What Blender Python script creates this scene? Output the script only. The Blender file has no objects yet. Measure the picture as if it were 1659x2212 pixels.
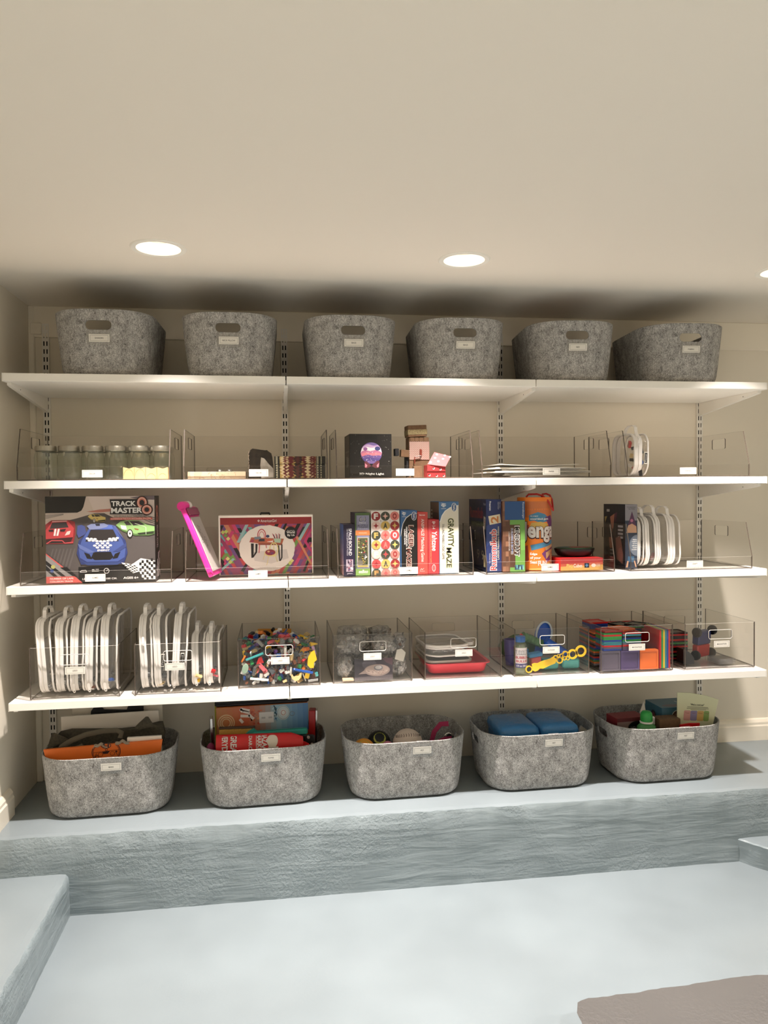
import bpy, bmesh, math, random
from mathutils import Vector, Matrix, noise
from mathutils.geometry import tessellate_polygon

S = bpy.context.scene
COL = S.collection
PI = math.pi
random.seed(7)

# ---------------------------------------------------------------- camera
YAW, PITCH, ROLL, FPX = .1396, -.0237, -.0089, 1643.12
_f = Vector((math.sin(YAW)*math.cos(PITCH), math.cos(YAW)*math.cos(PITCH), math.sin(PITCH)))
_r = Vector((math.cos(YAW), -math.sin(YAW), 0))
_u = _r.cross(_f)
_r2 = math.cos(ROLL)*_r + math.sin(ROLL)*_u
_u2 = -math.sin(ROLL)*_r + math.cos(ROLL)*_u
cd = bpy.data.cameras.new('camera')
cam = bpy.data.objects.new('camera', cd)
COL.objects.link(cam)
cam.matrix_world = Matrix(((_r2.x, _u2.x, -_f.x, .8647), (_r2.y, _u2.y, -_f.y, -3.0701), (_r2.z, _u2.z, -_f.z, 1.3582), (0, 0, 0, 1)))
cd.sensor_fit = 'VERTICAL'
cd.sensor_height = 36
cd.lens = FPX/2212*36
cd.clip_start = .05
S.camera = cam

# ---------------------------------------------------------------- world, exposure, lamp strengths
w = bpy.data.worlds.new('world')
S.world = w
w.use_nodes = True
w.node_tree.nodes['Background'].inputs[0].default_value = (1, .93, .84, 1)
w.node_tree.nodes['Background'].inputs[1].default_value = .03
S.view_settings.view_transform = 'Standard'
S.view_settings.look = 'None'
S.view_settings.exposure = 0.3
S.view_settings.gamma = 1.0
S.view_settings.use_curve_mapping = False
LAMP_COLOR = (1, .905, .84)
FRONT_ROW_ANGLE = 84        # deep narrow cans
FILL_ROW_ANGLE = 110
FRONT_ROW_POWER = 208      # the row of downlights over the shelf fronts
FILL_ROW_POWER = 172      # added row of unseen downlights that brightens the room
S.cycles.max_bounces = 10
S.cycles.diffuse_bounces = 6
S.cycles.glossy_bounces = 3
S.cycles.transmission_bounces = 3
S.cycles.transparent_max_bounces = 28
S.cycles.use_adaptive_sampling = True
S.cycles.adaptive_threshold = .05
S.cycles.caustics_reflective = False
S.cycles.caustics_refractive = False

# ---------------------------------------------------------------- measures (metres)
UX = (0.0, .9, 1.7845, 2.6685)            # uprights
SX = (-.012, .9, 1.7845, 2.68)            # shelf board ends
SZ = (1.7612, 1.411, 1.0652, .6836)       # shelf tops
SD, ST = .452, .0258                      # shelf depth, thickness
ZC, ZP, YP = 2.0844, .2629, -.5186        # ceiling, ledge top, ledge front
XW = -.062                                # left wall

# ---------------------------------------------------------------- helpers
def lin(c):
    return tuple((x/255/12.92 if x/255 <= .04045 else ((x/255+.055)/1.055)**2.4) for x in c[:3])

MATS = {}
def mat(name, col=(200, 200, 200), rough=.5, metal=0.0, spec=.5, bump=None, vary=None, emit=None, coat=0, alpha=None):
    """bump=(scale,strength,distance) noise relief; vary=(scale,col2,detail) two-tone noise"""
    if name in MATS:
        return MATS[name]
    m = bpy.data.materials.new(name)
    m.use_nodes = True
    nt = m.node_tree
    b = nt.nodes['Principled BSDF']
    b.inputs['Base Color'].default_value = (*lin(col), 1)
    b.inputs['Roughness'].default_value = rough
    b.inputs['Metallic'].default_value = metal
    b.inputs['Specular IOR Level'].default_value = spec
    b.inputs['Coat Weight'].default_value = coat
    tc = nt.nodes.new('ShaderNodeTexCoord')
    if vary:
        n = nt.nodes.new('ShaderNodeTexNoise')
        n.inputs['Scale'].default_value = vary[0]
        n.inputs['Detail'].default_value = vary[2] if len(vary) > 2 else 3
        r = nt.nodes.new('ShaderNodeValToRGB')
        r.color_ramp.elements[0].position = .35
        r.color_ramp.elements[1].position = .65
        r.color_ramp.elements[0].color = (*lin(col), 1)
        r.color_ramp.elements[1].color = (*lin(vary[1]), 1)
        nt.links.new(tc.outputs['Object'], n.inputs['Vector'])
        nt.links.new(n.outputs['Fac'], r.inputs['Fac'])
        nt.links.new(r.outputs['Color'], b.inputs['Base Color'])
    if bump:
        n = nt.nodes.new('ShaderNodeTexNoise')
        n.inputs['Scale'].default_value = bump[0]
        n.inputs['Detail'].default_value = 5
        u = nt.nodes.new('ShaderNodeBump')
        u.inputs['Strength'].default_value = bump[1]
        u.inputs['Distance'].default_value = bump[2]
        nt.links.new(tc.outputs['Object'], n.inputs['Vector'])
        nt.links.new(n.outputs['Fac'], u.inputs['Height'])
        nt.links.new(u.outputs['Normal'], b.inputs['Normal'])
    if emit:
        b.inputs['Emission Color'].default_value = (*emit[:3], 1)
        b.inputs['Emission Strength'].default_value = emit[3]
    MATS[name] = m
    return m

def clear(name, tint, f0=.035, f1=.5, rough=.03, bump=None, haze=0.0):
    """clear plastic sheet: tinted see-through with a reflection that grows towards grazing angles"""
    m = bpy.data.materials.new(name)
    m.use_nodes = True
    nt = m.node_tree
    for n in list(nt.nodes):
        nt.nodes.remove(n)
    out = nt.nodes.new('ShaderNodeOutputMaterial')
    tr = nt.nodes.new('ShaderNodeBsdfTransparent')
    tr.inputs[0].default_value = (*tint, 1)
    gl = nt.nodes.new('ShaderNodeBsdfGlossy')
    gl.inputs['Roughness'].default_value = rough
    lw = nt.nodes.new('ShaderNodeLayerWeight')
    pw = nt.nodes.new('ShaderNodeMath'); pw.operation = 'POWER'; pw.inputs[1].default_value = 4
    mp = nt.nodes.new('ShaderNodeMapRange')
    mp.inputs['To Min'].default_value = f0
    mp.inputs['To Max'].default_value = f1
    mx = nt.nodes.new('ShaderNodeMixShader')
    nt.links.new(lw.outputs['Facing'], pw.inputs[0])
    nt.links.new(pw.outputs[0], mp.inputs['Value'])
    nt.links.new(mp.outputs['Result'], mx.inputs[0])
    base = tr
    if haze:
        df = nt.nodes.new('ShaderNodeBsdfDiffuse')
        df.inputs[0].default_value = (.8, .78, .76, 1)
        hm = nt.nodes.new('ShaderNodeMixShader')
        hm.inputs[0].default_value = haze
        nt.links.new(tr.outputs[0], hm.inputs[1])
        nt.links.new(df.outputs[0], hm.inputs[2])
        base = hm
    nt.links.new(base.outputs[0], mx.inputs[1])
    nt.links.new(gl.outputs[0], mx.inputs[2])
    nt.links.new(mx.outputs[0], out.inputs[0])
    if bump:
        tc = nt.nodes.new('ShaderNodeTexCoord')
        n = nt.nodes.new('ShaderNodeTexNoise')
        n.inputs['Scale'].default_value = bump[0]
        u = nt.nodes.new('ShaderNodeBump')
        u.inputs['Strength'].default_value = bump[1]
        u.inputs['Distance'].default_value = bump[2]
        nt.links.new(tc.outputs['Object'], n.inputs['Vector'])
        nt.links.new(n.outputs['Fac'], u.inputs['Height'])
        nt.links.new(u.outputs['Normal'], gl.inputs['Normal'])
        nt.links.new(u.outputs['Normal'], lw.inputs['Normal'])
    MATS[name] = m
    return m

def rrect(x0, y0, x1, y1, r, n=4):
    """rounded rectangle outline, counter-clockwise"""
    p = []
    for cx, cy, a in ((x1-r, y0+r, -90), (x1-r, y1-r, 0), (x0+r, y1-r, 90), (x0+r, y0+r, 180)):
        for k in range(n+1):
            t = math.radians(a+90*k/n)
            p.append((cx+r*math.cos(t), cy+r*math.sin(t)))
    return p

def circ(cx, cy, rx, ry=None, n=24, a0=0, a1=360):
    ry = rx if ry is None else ry
    full = abs(a1-a0) >= 360
    m = n if full else n+1
    return [(cx+rx*math.cos(math.radians(a0+(a1-a0)*k/n)), cy+ry*math.sin(math.radians(a0+(a1-a0)*k/n))) for k in range(m)]

def frame(o, a, b):
    a, b = Vector(a), Vector(b)
    c = a.cross(b)
    return Matrix(((a.x, b.x, c.x, o[0]), (a.y, b.y, c.y, o[1]), (a.z, b.z, c.z, o[2]), (0, 0, 0, 1)))

def FRONT(x, y, z):   # u -> +X, v -> +Z, out of the page towards -Y
    return frame((x, y, z), (1, 0, 0), (0, 0, 1))
def LEFTF(x, y, z):   # a face looking to -X; u runs from the back to the front
    return frame((x, y, z), (0, -1, 0), (0, 0, 1))
def RIGHTF(x, y, z):  # a face looking to +X; u runs from the front to the back
    return frame((x, y, z), (0, 1, 0), (0, 0, 1))
def TOPF(x, y, z):
    return frame((x, y, z), (1, 0, 0), (0, 1, 0))

class MB:
    def __init__(s):
        s.v, s.f, s.m = [], [], []
    def add(s, vs, fs, mi=0, M=None):
        k = len(s.v)
        s.v += [tuple(M @ Vector(v)) if M else tuple(v) for v in vs]
        s.f += [tuple(i+k for i in f) for f in fs]
        s.m += [mi]*len(fs) if isinstance(mi, int) else list(mi)
        return s
    def box(s, x0, x1, y0, y1, z0, z1, mi=0, M=None, b=0):
        if b:
            vs = []
            for z, i in ((z0, b), (z0+b, 0), (z1-b, 0), (z1, b)):
                for (x, y) in rrect(x0+i, y0+i, x1-i, y1-i, max(b-i*.5, b*.5), 1):
                    vs.append((x, y, z))
            n = 8
            fs = [tuple(range(n-1, -1, -1)), tuple(range(3*n, 4*n))]
            for k in range(3):
                for i in range(n):
                    fs.append((k*n+i, k*n+(i+1) % n, (k+1)*n+(i+1) % n, (k+1)*n+i))
            return s.add(vs, fs, mi, M)
        vs = [(x, y, z) for z in (z0, z1) for y in (y0, y1) for x in (x0, x1)]
        return s.add(vs, [(0, 2, 3, 1), (4, 5, 7, 6), (0, 1, 5, 4), (2, 6, 7, 3), (0, 4, 6, 2), (1, 3, 7, 5)], mi, M)
    def plate(s, outer, holes=(), t=.003, M=None, mi=0, me=None):
        """flat sheet with holes; front at c=0, back at c=-t (c = frame normal)"""
        me = mi if me is None else me
        loops = [list(outer)]+[list(h) for h in holes]
        tri = tessellate_polygon([[Vector((x, y, 0)) for x, y in l] for l in loops])
        flat = [p for l in loops for p in l]
        n = len(flat)
        vs = [(x, y, 0) for x, y in flat]
        fs, ms = [], []
        for a, b, c in tri:
            ar = (flat[b][0]-flat[a][0])*(flat[c][1]-flat[a][1])-(flat[c][0]-flat[a][0])*(flat[b][1]-flat[a][1])
            if ar < 0:
                b, c = c, b
            fs.append((a, b, c)); ms.append(mi)
        if t:
            vs += [(x, y, -t) for x, y in flat]
            k = len(fs)
            for a, b, c in fs[:k]:
                fs.append((n+a, n+c, n+b)); ms.append(mi)
            o = 0
            for li, l in enumerate(loops):
                ar = sum(l[i][0]*l[(i+1) % len(l)][1]-l[(i+1) % len(l)][0]*l[i][1] for i in range(len(l)))
                fl = (ar > 0) == (li == 0)
                for i in range(len(l)):
                    j = (i+1) % len(l)
                    q = (o+i, n+o+i, n+o+j, o+j)
                    fs.append(q if fl else q[::-1]); ms.append(me)
                o += len(l)
        return s.add(vs, fs, ms, M)
    def lathe(s, prof, n=24, mi=0, M=None, caps=True, a=1.0, b=1.0):
        vs, fs = [], []
        for r, z in prof:
            for i in range(n):
                t = 2*PI*i/n
                vs.append((r*a*math.cos(t), r*b*math.sin(t), z))
        for k in range(len(prof)-1):
            for i in range(n):
                j = (i+1) % n
                fs.append((k*n+i, k*n+j, (k+1)*n+j, (k+1)*n+i))
        if caps:
            fs.append(tuple(range(n-1, -1, -1)))
            fs.append(tuple(range((len(prof)-1)*n, len(prof)*n)))
        return s.add(vs, fs, mi, M)
    def tube(s, pts, r, n=8, closed=False, mi=0, M=None, flat=1.0, up=None):
        """sweep of an ellipse (r, r*flat) along a polyline"""
        pts = [Vector(p) for p in pts]
        N = len(pts)
        vs, fs = [], []
        pu = Vector(up) if up else None
        for i, p in enumerate(pts):
            a = pts[(i-1) % N] if (closed or i > 0) else p
            b = pts[(i+1) % N] if (closed or i < N-1) else p
            t = (b-a).normalized()
            if pu is None:
                pu = Vector((0, 0, 1)) if abs(t.z) < .9 else Vector((1, 0, 0))
            u = pu-t*pu.dot(t)
            if u.length < 1e-5:
                u = t.orthogonal()
            u.normalize()
            if up is None:
                pu = u
            x = t.cross(u)
            rr = r[i] if isinstance(r, (list, tuple)) else r
            for k in range(n):
                c = 2*PI*(k+.5)/n
                vs.append(tuple(p+u*rr*math.cos(c)+x*rr*flat*math.sin(c)))
        for i in range(N if closed else N-1):
            for k in range(n):
                i2 = (i+1) % N
                fs.append((i*n+k, i*n+(k+1) % n, i2*n+(k+1) % n, i2*n+k))
        if not closed:
            fs.append(tuple(range(n-1, -1, -1)))
            fs.append(tuple(range((N-1)*n, N*n)))
        return s.add(vs, fs, mi, M)
    def strip(s, pts, du, t=0.0, closed=False, mi=0, M=None):
        """ribbon: polyline pts widened by vector du (each end +-du/2), thickness ignored"""
        du = Vector(du)
        pts = [Vector(p) for p in pts]
        vs = []
        for p in pts:
            vs += [tuple(p-du/2), tuple(p+du/2)]
        N = len(pts)
        fs = [(2*i, 2*i+1, 2*((i+1) % N)+1, 2*((i+1) % N)) for i in range(N if closed else N-1)]
        return s.add(vs, fs, mi, M)
    def ball(s, c, rx, ry=None, rz=None, n=16, m=10, mi=0, M=None):
        ry = rx if ry is None else ry
        rz = rx if rz is None else rz
        pr = [(max(1e-5, math.sin(PI*k/m)), -math.cos(PI*k/m)) for k in range(m+1)]
        vs, fs = [], []
        for r, z in pr:
            for i in range(n):
                t = 2*PI*i/n
                vs.append((c[0]+rx*r*math.cos(t), c[1]+ry*r*math.sin(t), c[2]+rz*z))
        for k in range(m):
            for i in range(n):
                j = (i+1) % n
                fs.append((k*n+i, k*n+j, (k+1)*n+j, (k+1)*n+i))
        return s.add(vs, fs, mi, M)
    def mesh(s, name, mats, smooth=None, fix=True):
        me = bpy.data.meshes.new(name)
        me.from_pydata(s.v, [], s.f)
        for x in (mats if isinstance(mats, (list, tuple)) else [mats]):
            me.materials.append(x)
        me.polygons.foreach_set('material_index', s.m)
        if fix:
            bm = bmesh.new(); bm.from_mesh(me)
            bmesh.ops.recalc_face_normals(bm, faces=bm.faces)
            bm.to_mesh(me); bm.free()
        if smooth is not None:
            me.polygons.foreach_set('use_smooth', [True]*len(me.polygons))
            me.set_sharp_from_angle(angle=math.radians(smooth))
        me.update()
        return me
    def build(s, name, mats, parent=None, smooth=None, loc=None, rot=None, fix=True):
        return put(name, s.mesh(name, mats, smooth, fix), parent, loc, rot)

def put(name, me, parent=None, loc=None, rot=None):
    o = bpy.data.objects.new(name, me)
    COL.objects.link(o)
    if parent is not None:
        o.parent = parent
    if loc is not None:
        o.location = loc
    if rot is not None:
        o.rotation_euler = rot
    return o

def tag(o, label, cat, group=None):
    o['label'] = label
    o['category'] = cat
    if group:
        o['group'] = group
    return o

def thing(name, label, cat, loc=(0, 0, 0), rot=(0, 0, 0), group=None):
    o = bpy.data.objects.new(name, None)
    o.empty_display_size = .05
    COL.objects.link(o)
    o.location = loc
    o.rotation_euler = rot
    return tag(o, label, cat, group)

def struct(o):
    o['kind'] = 'structure'
    return o

def copy_tree(o, parent=None):
    c = o.copy()
    COL.objects.link(c)
    c.parent = parent
    for ch in list(o.children):
        copy_tree(ch, c)
    return c

# ---------------------------------------------------------------- flat print (artwork, lettering)
def _print_material():
    m = bpy.data.materials.new('print')
    m.use_nodes = True
    nt = m.node_tree
    a = nt.nodes.new('ShaderNodeVertexColor')
    a.layer_name = 'ink'
    b = nt.nodes['Principled BSDF']
    b.inputs['Roughness'].default_value = .4
    nt.links.new(a.outputs['Color'], b.inputs['Base Color'])
    return m
PRINT = _print_material()
_TXT = {}
def text2d(body, bold=0.0, shear=0.0):
    k = (body, bold, shear)
    if k not in _TXT:
        cu = bpy.data.curves.new('t', 'FONT')
        cu.body = body
        cu.size = 1
        cu.offset = bold
        cu.shear = shear
        cu.resolution_u = 3
        cu.fill_mode = 'FRONT'
        o = bpy.data.objects.new('t', cu)
        me = bpy.data.meshes.new_from_object(o)
        vs = [(v.co.x, v.co.y) for v in me.vertices]
        fs = [tuple(p.vertices) for p in me.polygons]
        bpy.data.objects.remove(o)
        bpy.data.curves.remove(cu)
        bpy.data.meshes.remove(me)
        x0 = min(v[0] for v in vs); x1 = max(v[0] for v in vs)
        y0 = min(v[1] for v in vs); y1 = max(v[1] for v in vs)
        _TXT[k] = ([((x-x0)/(x1-x0), (y-y0)/(y1-y0)) for x, y in vs], fs)
    return _TXT[k]

def ink(col):
    c = lin(col)
    y = .3*c[0]+.6*c[1]+.1*c[2]
    return tuple((y+(q-y)*.84)*.74 for q in c)

class Art:
    """flat print laid out in the pixel box px=(x0,y0,x1,y1), y down, mapped to w x h metres"""
    STEP = .00005
    def __init__(s, px, w, h):
        s.px, s.w, s.h = px, w, h
        s.v, s.f, s.c, s.k = [], [], [], 1
    def P(s, x, y):
        x0, y0, x1, y1 = s.px
        return ((x-x0)/(x1-x0)*s.w, (y1-y)/(y1-y0)*s.h)
    def raw(s, pts, fs, col, up=True):
        k = len(s.v)
        z = s.k*s.STEP
        s.v += [(*s.P(x, y), z) for x, y in pts]
        for f in fs:
            s.f.append(tuple(i+k for i in f)); s.c.append(ink(col))
        if up:
            s.k += 1
        return s
    def poly(s, pts, col, holes=(), up=True):
        loops = [list(pts)]+[list(h) for h in holes]
        tri = tessellate_polygon([[Vector((x, y, 0)) for x, y in l] for l in loops])
        return s.raw([p for l in loops for p in l], tri, col, up)
    def rect(s, x0, y0, x1, y1, col, up=True):
        return s.raw([(x0, y0), (x1, y0), (x1, y1), (x0, y1)], [(0, 1, 2, 3)], col, up)
    def ell(s, cx, cy, rx, ry, col, n=28, a0=0, a1=360, up=True):
        return s.poly(circ(cx, cy, rx, ry, n, a0, a1), col, (), up)
    def ring(s, cx, cy, rx, ry, t, col, n=28, up=True):
        return s.poly(circ(cx, cy, rx, ry, n), col, [circ(cx, cy, rx-t, ry-t, n)], up)
    def line(s, pts, wd, col, up=True):
        for (xa, ya), (xb, yb) in zip(pts, pts[1:]):
            d = math.hypot(xb-xa, yb-ya) or 1
            nx, ny = -(yb-ya)/d*wd/2, (xb-xa)/d*wd/2
            s.raw([(xa+nx, ya+ny), (xb+nx, yb+ny), (xb-nx, yb-ny), (xa-nx, ya-ny)], [(0, 1, 2, 3)], col, False)
        if up:
            s.k += 1
        return s
    def text(s, body, x0, y0, x1, y1, col, rot=0, bold=0.0, shear=0.0, up=True):
        """lettering stretched into the box; rot=90 reads upwards, -90 reads downwards"""
        vs, fs = text2d(body, bold, shear)
        if rot == 0:
            pts = [(x0+(x1-x0)*a, y1-(y1-y0)*b) for a, b in vs]
        elif rot == 90:
            pts = [(x1-(x1-x0)*b, y1-(y1-y0)*a) for a, b in vs]
            pts = [(x0+x1-x, y) for x, y in pts]
            pts = [(x0+(x1-x0)*(1-b), y1-(y1-y0)*a) for a, b in vs]
        else:
            pts = [(x0+(x1-x0)*b, y0+(y1-y0)*a) for a, b in vs]
        return s.raw(pts, fs, col, up)
    def star4(s, cx, cy, r, col, q=.28, up=True):
        p = []
        for k in range(8):
            rr = r if k % 2 == 0 else r*q
            p.append((cx+rr*math.sin(PI*k/4), cy-rr*math.cos(PI*k/4)))
        return s.poly(p, col, (), up)
    def build(s, name, parent, M):
        me = bpy.data.meshes.new(name)
        me.from_pydata([tuple(M @ Vector(v)) for v in s.v], [], s.f)
        me.materials.append(PRINT)
        at = me.color_attributes.new('ink', 'FLOAT_COLOR', 'CORNER')
        buf = []
        for p, c in zip(me.polygons, s.c):
            buf += [c[0], c[1], c[2], 1.0]*p.loop_total
        at.data.foreach_set('color', buf)
        me.update()
        return put(name, me, parent)

# ---------------------------------------------------------------- materials of the place
def felt_material():
    m = bpy.data.materials.new('felt'); m.use_nodes = True
    nt = m.node_tree; b = nt.nodes['Principled BSDF']
    b.inputs['Roughness'].default_value = .95
    b.inputs['Specular IOR Level'].default_value = .1
    tc = nt.nodes.new('ShaderNodeTexCoord')
    mp = nt.nodes.new('ShaderNodeMapping'); mp.inputs['Scale'].default_value = (1, 1, .7)
    nt.links.new(tc.outputs['Object'], mp.inputs['Vector'])
    def tex(scale, detail, dist, rough=.6):
        n = nt.nodes.new('ShaderNodeTexNoise')
        n.inputs['Scale'].default_value = scale; n.inputs['Detail'].default_value = detail
        n.inputs['Distortion'].default_value = dist; n.inputs['Roughness'].default_value = rough
        nt.links.new(mp.outputs['Vector'], n.inputs['Vector'])
        return n
    a, c, d = tex(210, 6, 1.0, .78), tex(760, 3, 1.2), tex(34, 3, .5)
    m1 = nt.nodes.new('ShaderNodeMath'); m1.operation = 'MULTIPLY'; m1.inputs[1].default_value = .42
    nt.links.new(a.outputs['Fac'], m1.inputs[0])
    m2 = nt.nodes.new('ShaderNodeMath'); m2.operation = 'MULTIPLY_ADD'; m2.inputs[1].default_value = .42
    nt.links.new(c.outputs['Fac'], m2.inputs[0]); nt.links.new(m1.outputs[0], m2.inputs[2])
    m3 = nt.nodes.new('ShaderNodeMath'); m3.operation = 'MULTIPLY_ADD'; m3.inputs[1].default_value = .16
    nt.links.new(d.outputs['Fac'], m3.inputs[0]); nt.links.new(m2.outputs[0], m3.inputs[2])
    r = nt.nodes.new('ShaderNodeValToRGB')
    e = r.color_ramp.elements
    e[0].position, e[0].color = .41, (*lin((80, 78, 76)), 1)
    e[1].position, e[1].color = .59, (*lin((216, 214, 211)), 1)
    k = e.new(.5); k.color = (*lin((156, 154, 151)), 1)
    nt.links.new(m3.outputs[0], r.inputs['Fac'])
    nt.links.new(r.outputs['Color'], b.inputs['Base Color'])
    u = nt.nodes.new('ShaderNodeBump'); u.inputs['Strength'].default_value = .35; u.inputs['Distance'].default_value = .002
    nt.links.new(m3.outputs[0], u.inputs['Height']); nt.links.new(u.outputs['Normal'], b.inputs['Normal'])
    return m

def painted_concrete(name, col, rough, big, fine):
    """gloss floor paint over trowelled concrete"""
    m = bpy.data.materials.new(name); m.use_nodes = True
    nt = m.node_tree; b = nt.nodes['Principled BSDF']
    b.inputs['Roughness'].default_value = rough
    tc = nt.nodes.new('ShaderNodeTexCoord')
    n = nt.nodes.new('ShaderNodeTexNoise'); n.inputs['Scale'].default_value = 3; n.inputs['Detail'].default_value = 2
    r = nt.nodes.new('ShaderNodeValToRGB')
    r.color_ramp.elements[0].position = .3; r.color_ramp.elements[1].position = .7
    r.color_ramp.elements[0].color = (*lin([c*.965 for c in col]), 1)
    r.color_ramp.elements[1].color = (*lin([min(255, c*1.03) for c in col]), 1)
    nt.links.new(tc.outputs['Object'], n.inputs['Vector']); nt.links.new(n.outputs['Fac'], r.inputs['Fac'])
    nt.links.new(r.outputs['Color'], b.inputs['Base Color'])
    mp = nt.nodes.new('ShaderNodeMapping'); mp.inputs['Scale'].default_value = (.3, .3, 2.0)
    nt.links.new(tc.outputs['Object'], mp.inputs['Vector'])
    def tx(scale, detail, dist, vec):
        n = nt.nodes.new('ShaderNodeTexNoise')
        n.inputs['Scale'].default_value = scale; n.inputs['Detail'].default_value = detail; n.inputs['Distortion'].default_value = dist
        nt.links.new(vec, n.inputs['Vector'])
        return n.outputs['Fac']
    def ma(op, a, b):
        n = nt.nodes.new('ShaderNodeMath'); n.operation = op
        for i, x in enumerate((a, b)):
            if isinstance(x, (int, float)):
                n.inputs[i].default_value = x
            else:
                nt.links.new(x, n.inputs[i])
        return n.outputs[0]
    trowel = tx(12, 4, .5, mp.outputs['Vector'])
    pits = tx(95, 3, .4, tc.outputs['Object'])
    mask = nt.nodes.new('ShaderNodeMapRange')           # rough patches come and go along the ledge
    mask.inputs['From Min'].default_value = .5; mask.inputs['From Max'].default_value = .7
    nt.links.new(tx(2.6, 2, .5, tc.outputs['Object']), mask.inputs['Value'])
    hgt = ma('ADD', ma('MULTIPLY', trowel, big), ma('MULTIPLY', ma('MULTIPLY', pits, ma('ADD', mask.outputs[0], .05)), fine))
    bp = nt.nodes.new('ShaderNodeBump'); bp.inputs['Strength'].default_value = 1; bp.inputs['Distance'].default_value = 1
    nt.links.new(hgt, bp.inputs['Height']); nt.links.new(bp.outputs['Normal'], b.inputs['Normal'])
    return m

FELT = felt_material()
WALL = mat('wall_paint', (236, 228, 212), .65, spec=.3)
CEIL = mat('ceiling_paint', (240, 232, 219), .8, spec=.2)
TRIM = mat('trim_paint', (242, 234, 218), .4)
WHITE = mat('white_shelf', (246, 243, 236), .32)
STEEL = mat('white_steel', (238, 234, 226), .35)
FLOOR_TOP = painted_concrete('floor_paint', (133, 143, 148), .2, .0006, .0004)
FLOOR_SIDE = painted_concrete('ledge_side_paint', (142, 154, 159), .3, .006, .0042)
STEP_TOP = painted_concrete('shaded_step_paint', (88, 86, 84), .5, .002, .003)  # darker than the floor: shade over the front step put into its colour
ACRYLIC = clear('acrylic', (.98, .976, .972), .025, .45, .02)
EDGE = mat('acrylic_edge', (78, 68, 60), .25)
EDGE_TOP = mat('acrylic_edge_highlight', (206, 200, 192), .3)  # pale colour painted in for the light caught by the front edges
CLIP = clear('clear_clip', (.97, .97, .965), .05, .5, .05, haze=.1)
VINYL = clear('vinyl', (.94, .935, .93), .07, .6, .12, bump=(28, .9, .012), haze=.05)
PAPER = mat('label_paper', (226, 222, 213), .6)
DARK = mat('dark_gap', (26, 24, 22), .7)
ZIP = mat('zipper_tape', (236, 232, 228), .7)
BLACKP = mat('black_plastic', (18, 18, 20), .35)
# ================================================================ THE SETTING
XR, YB = 4.4, -5.2            # far right wall, wall behind the camera
LIGHTS = [(.53, -.755), (1.45, -.745), (2.53, -.74)]
FILL_LIGHTS = [(.53, -3.4), (1.45, -3.4), (2.53, -3.4), (3.6, -3.4)]  # unseen downlights added for more bounce light

o = MB().plate([(XW-.1, YB-.1), (XR+.1, YB-.1), (XR+.1, .1), (XW-.1, .1)], [circ(x, y, .066, n=32) for x, y in LIGHTS+FILL_LIGHTS], .012, Matrix.Translation((0, 0, ZC+.012))).build('ceiling', CEIL)
struct(o)
struct(MB().box(XW-.1, XR+.1, 0, .1, 0, ZC).build('wall_back', WALL))
struct(MB().box(XW-.1, XW, YB, 0, 0, ZC).build('wall_left', WALL))
struct(MB().box(XR, XR+.1, YB, 0, 0, ZC).build('wall_right', WALL))
struct(MB().box(XW-.1, XR+.1, YB-.1, YB, 0, ZC).build('wall_rear', mat('rear_wall_paint', (206, 196, 180), .7)))
# lower floor
m = MB()
NX, NY = 60, 60
vs = [(XW-.1+(XR-XW+.2)*i/NX, YB-.1+(YB*-1+.2-.1)*j/NY, 0) for j in range(NY+1) for i in range(NX+1)]
m.add(vs, [(j*(NX+1)+i, j*(NX+1)+i+1, (j+1)*(NX+1)+i+1, (j+1)*(NX+1)+i) for j in range(NY) for i in range(NX)])
struct(m.build('floor', FLOOR_TOP, fix=False))

def lumpy_block(name, path, z, closed_to, mats, seed, amp=.006, closed=False):
    """raised concrete block: a top, and rough side faces along the path (list of x,y); closed_to = rest of the outline"""
    m = MB()
    pts = []
    for (xa, ya), (xb, yb) in zip(path, path[1:]):
        L = math.hypot(xb-xa, yb-ya)
        k = max(2, int(L/.012))
        for i in range(k):
            pts.append((xa+(xb-xa)*i/k, ya+(yb-ya)*i/k, (yb-ya)/L, -(xb-xa)/L))
    pts.append((*path[-1], pts[-1][2], pts[-1][3]))
    rows = [(0, .000), (.25, .000), (.5, 0), (.75, 0), (.93, .000), (1.0, -.006)]
    vs, fs = [], []
    R = len(rows)
    for (x, y, nx, ny) in pts:
        for q, (h, off) in enumerate(rows):
            a = noise.fractal(Vector((x*9+seed, y*9, h*2.2)), .8, 2.0, 4)*amp
            if q == 0:
                a *= .4
            d = a+off+(noise.noise(Vector((x*38, y*38, seed+h)))*amp*.6 if q >= R-2 else 0)
            vs.append((x+nx*d, y+ny*d, z*h - (.002 if q == R-1 else 0)+(noise.noise(Vector((x*30, y*30, 4.0)))*.0016 if q >= R-2 else 0)))
    N = len(pts)
    for i in range(N-1):
        for q in range(R-1):
            fs.append((i*R+q, (i+1)*R+q, (i+1)*R+q+1, i*R+q+1))
    m.add(vs, fs, 1)
    rim = [vs[i*R+R-1] for i in range(N)]
    k = len(m.v)
    # top: strip from rim to a slightly inner line, then the flat remainder
    inner = [(p[0]-q[2]*.02, p[1]-q[3]*.02, z) for p, q in zip(rim, pts)]
    m.add(rim+inner, [(i, i+1, N+i+1, N+i) for i in range(N-1)], 0)
    outl = [(p[0], p[1]) for p in inner]+list(closed_to)
    tri = tessellate_polygon([[Vector((x, y, 0)) for x, y in outl]])
    m.add([(x, y, z) for x, y in outl], tri, 0)
    o = m.build(name, mats, smooth=50)
    return struct(o)
lumpy_block('floor_ledge', [(XW-.05, YP), (XR+.05, YP)], ZP, [(XR+.05, .05), (XW-.05, .05)], [FLOOR_TOP, FLOOR_SIDE], 1.3)
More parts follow.
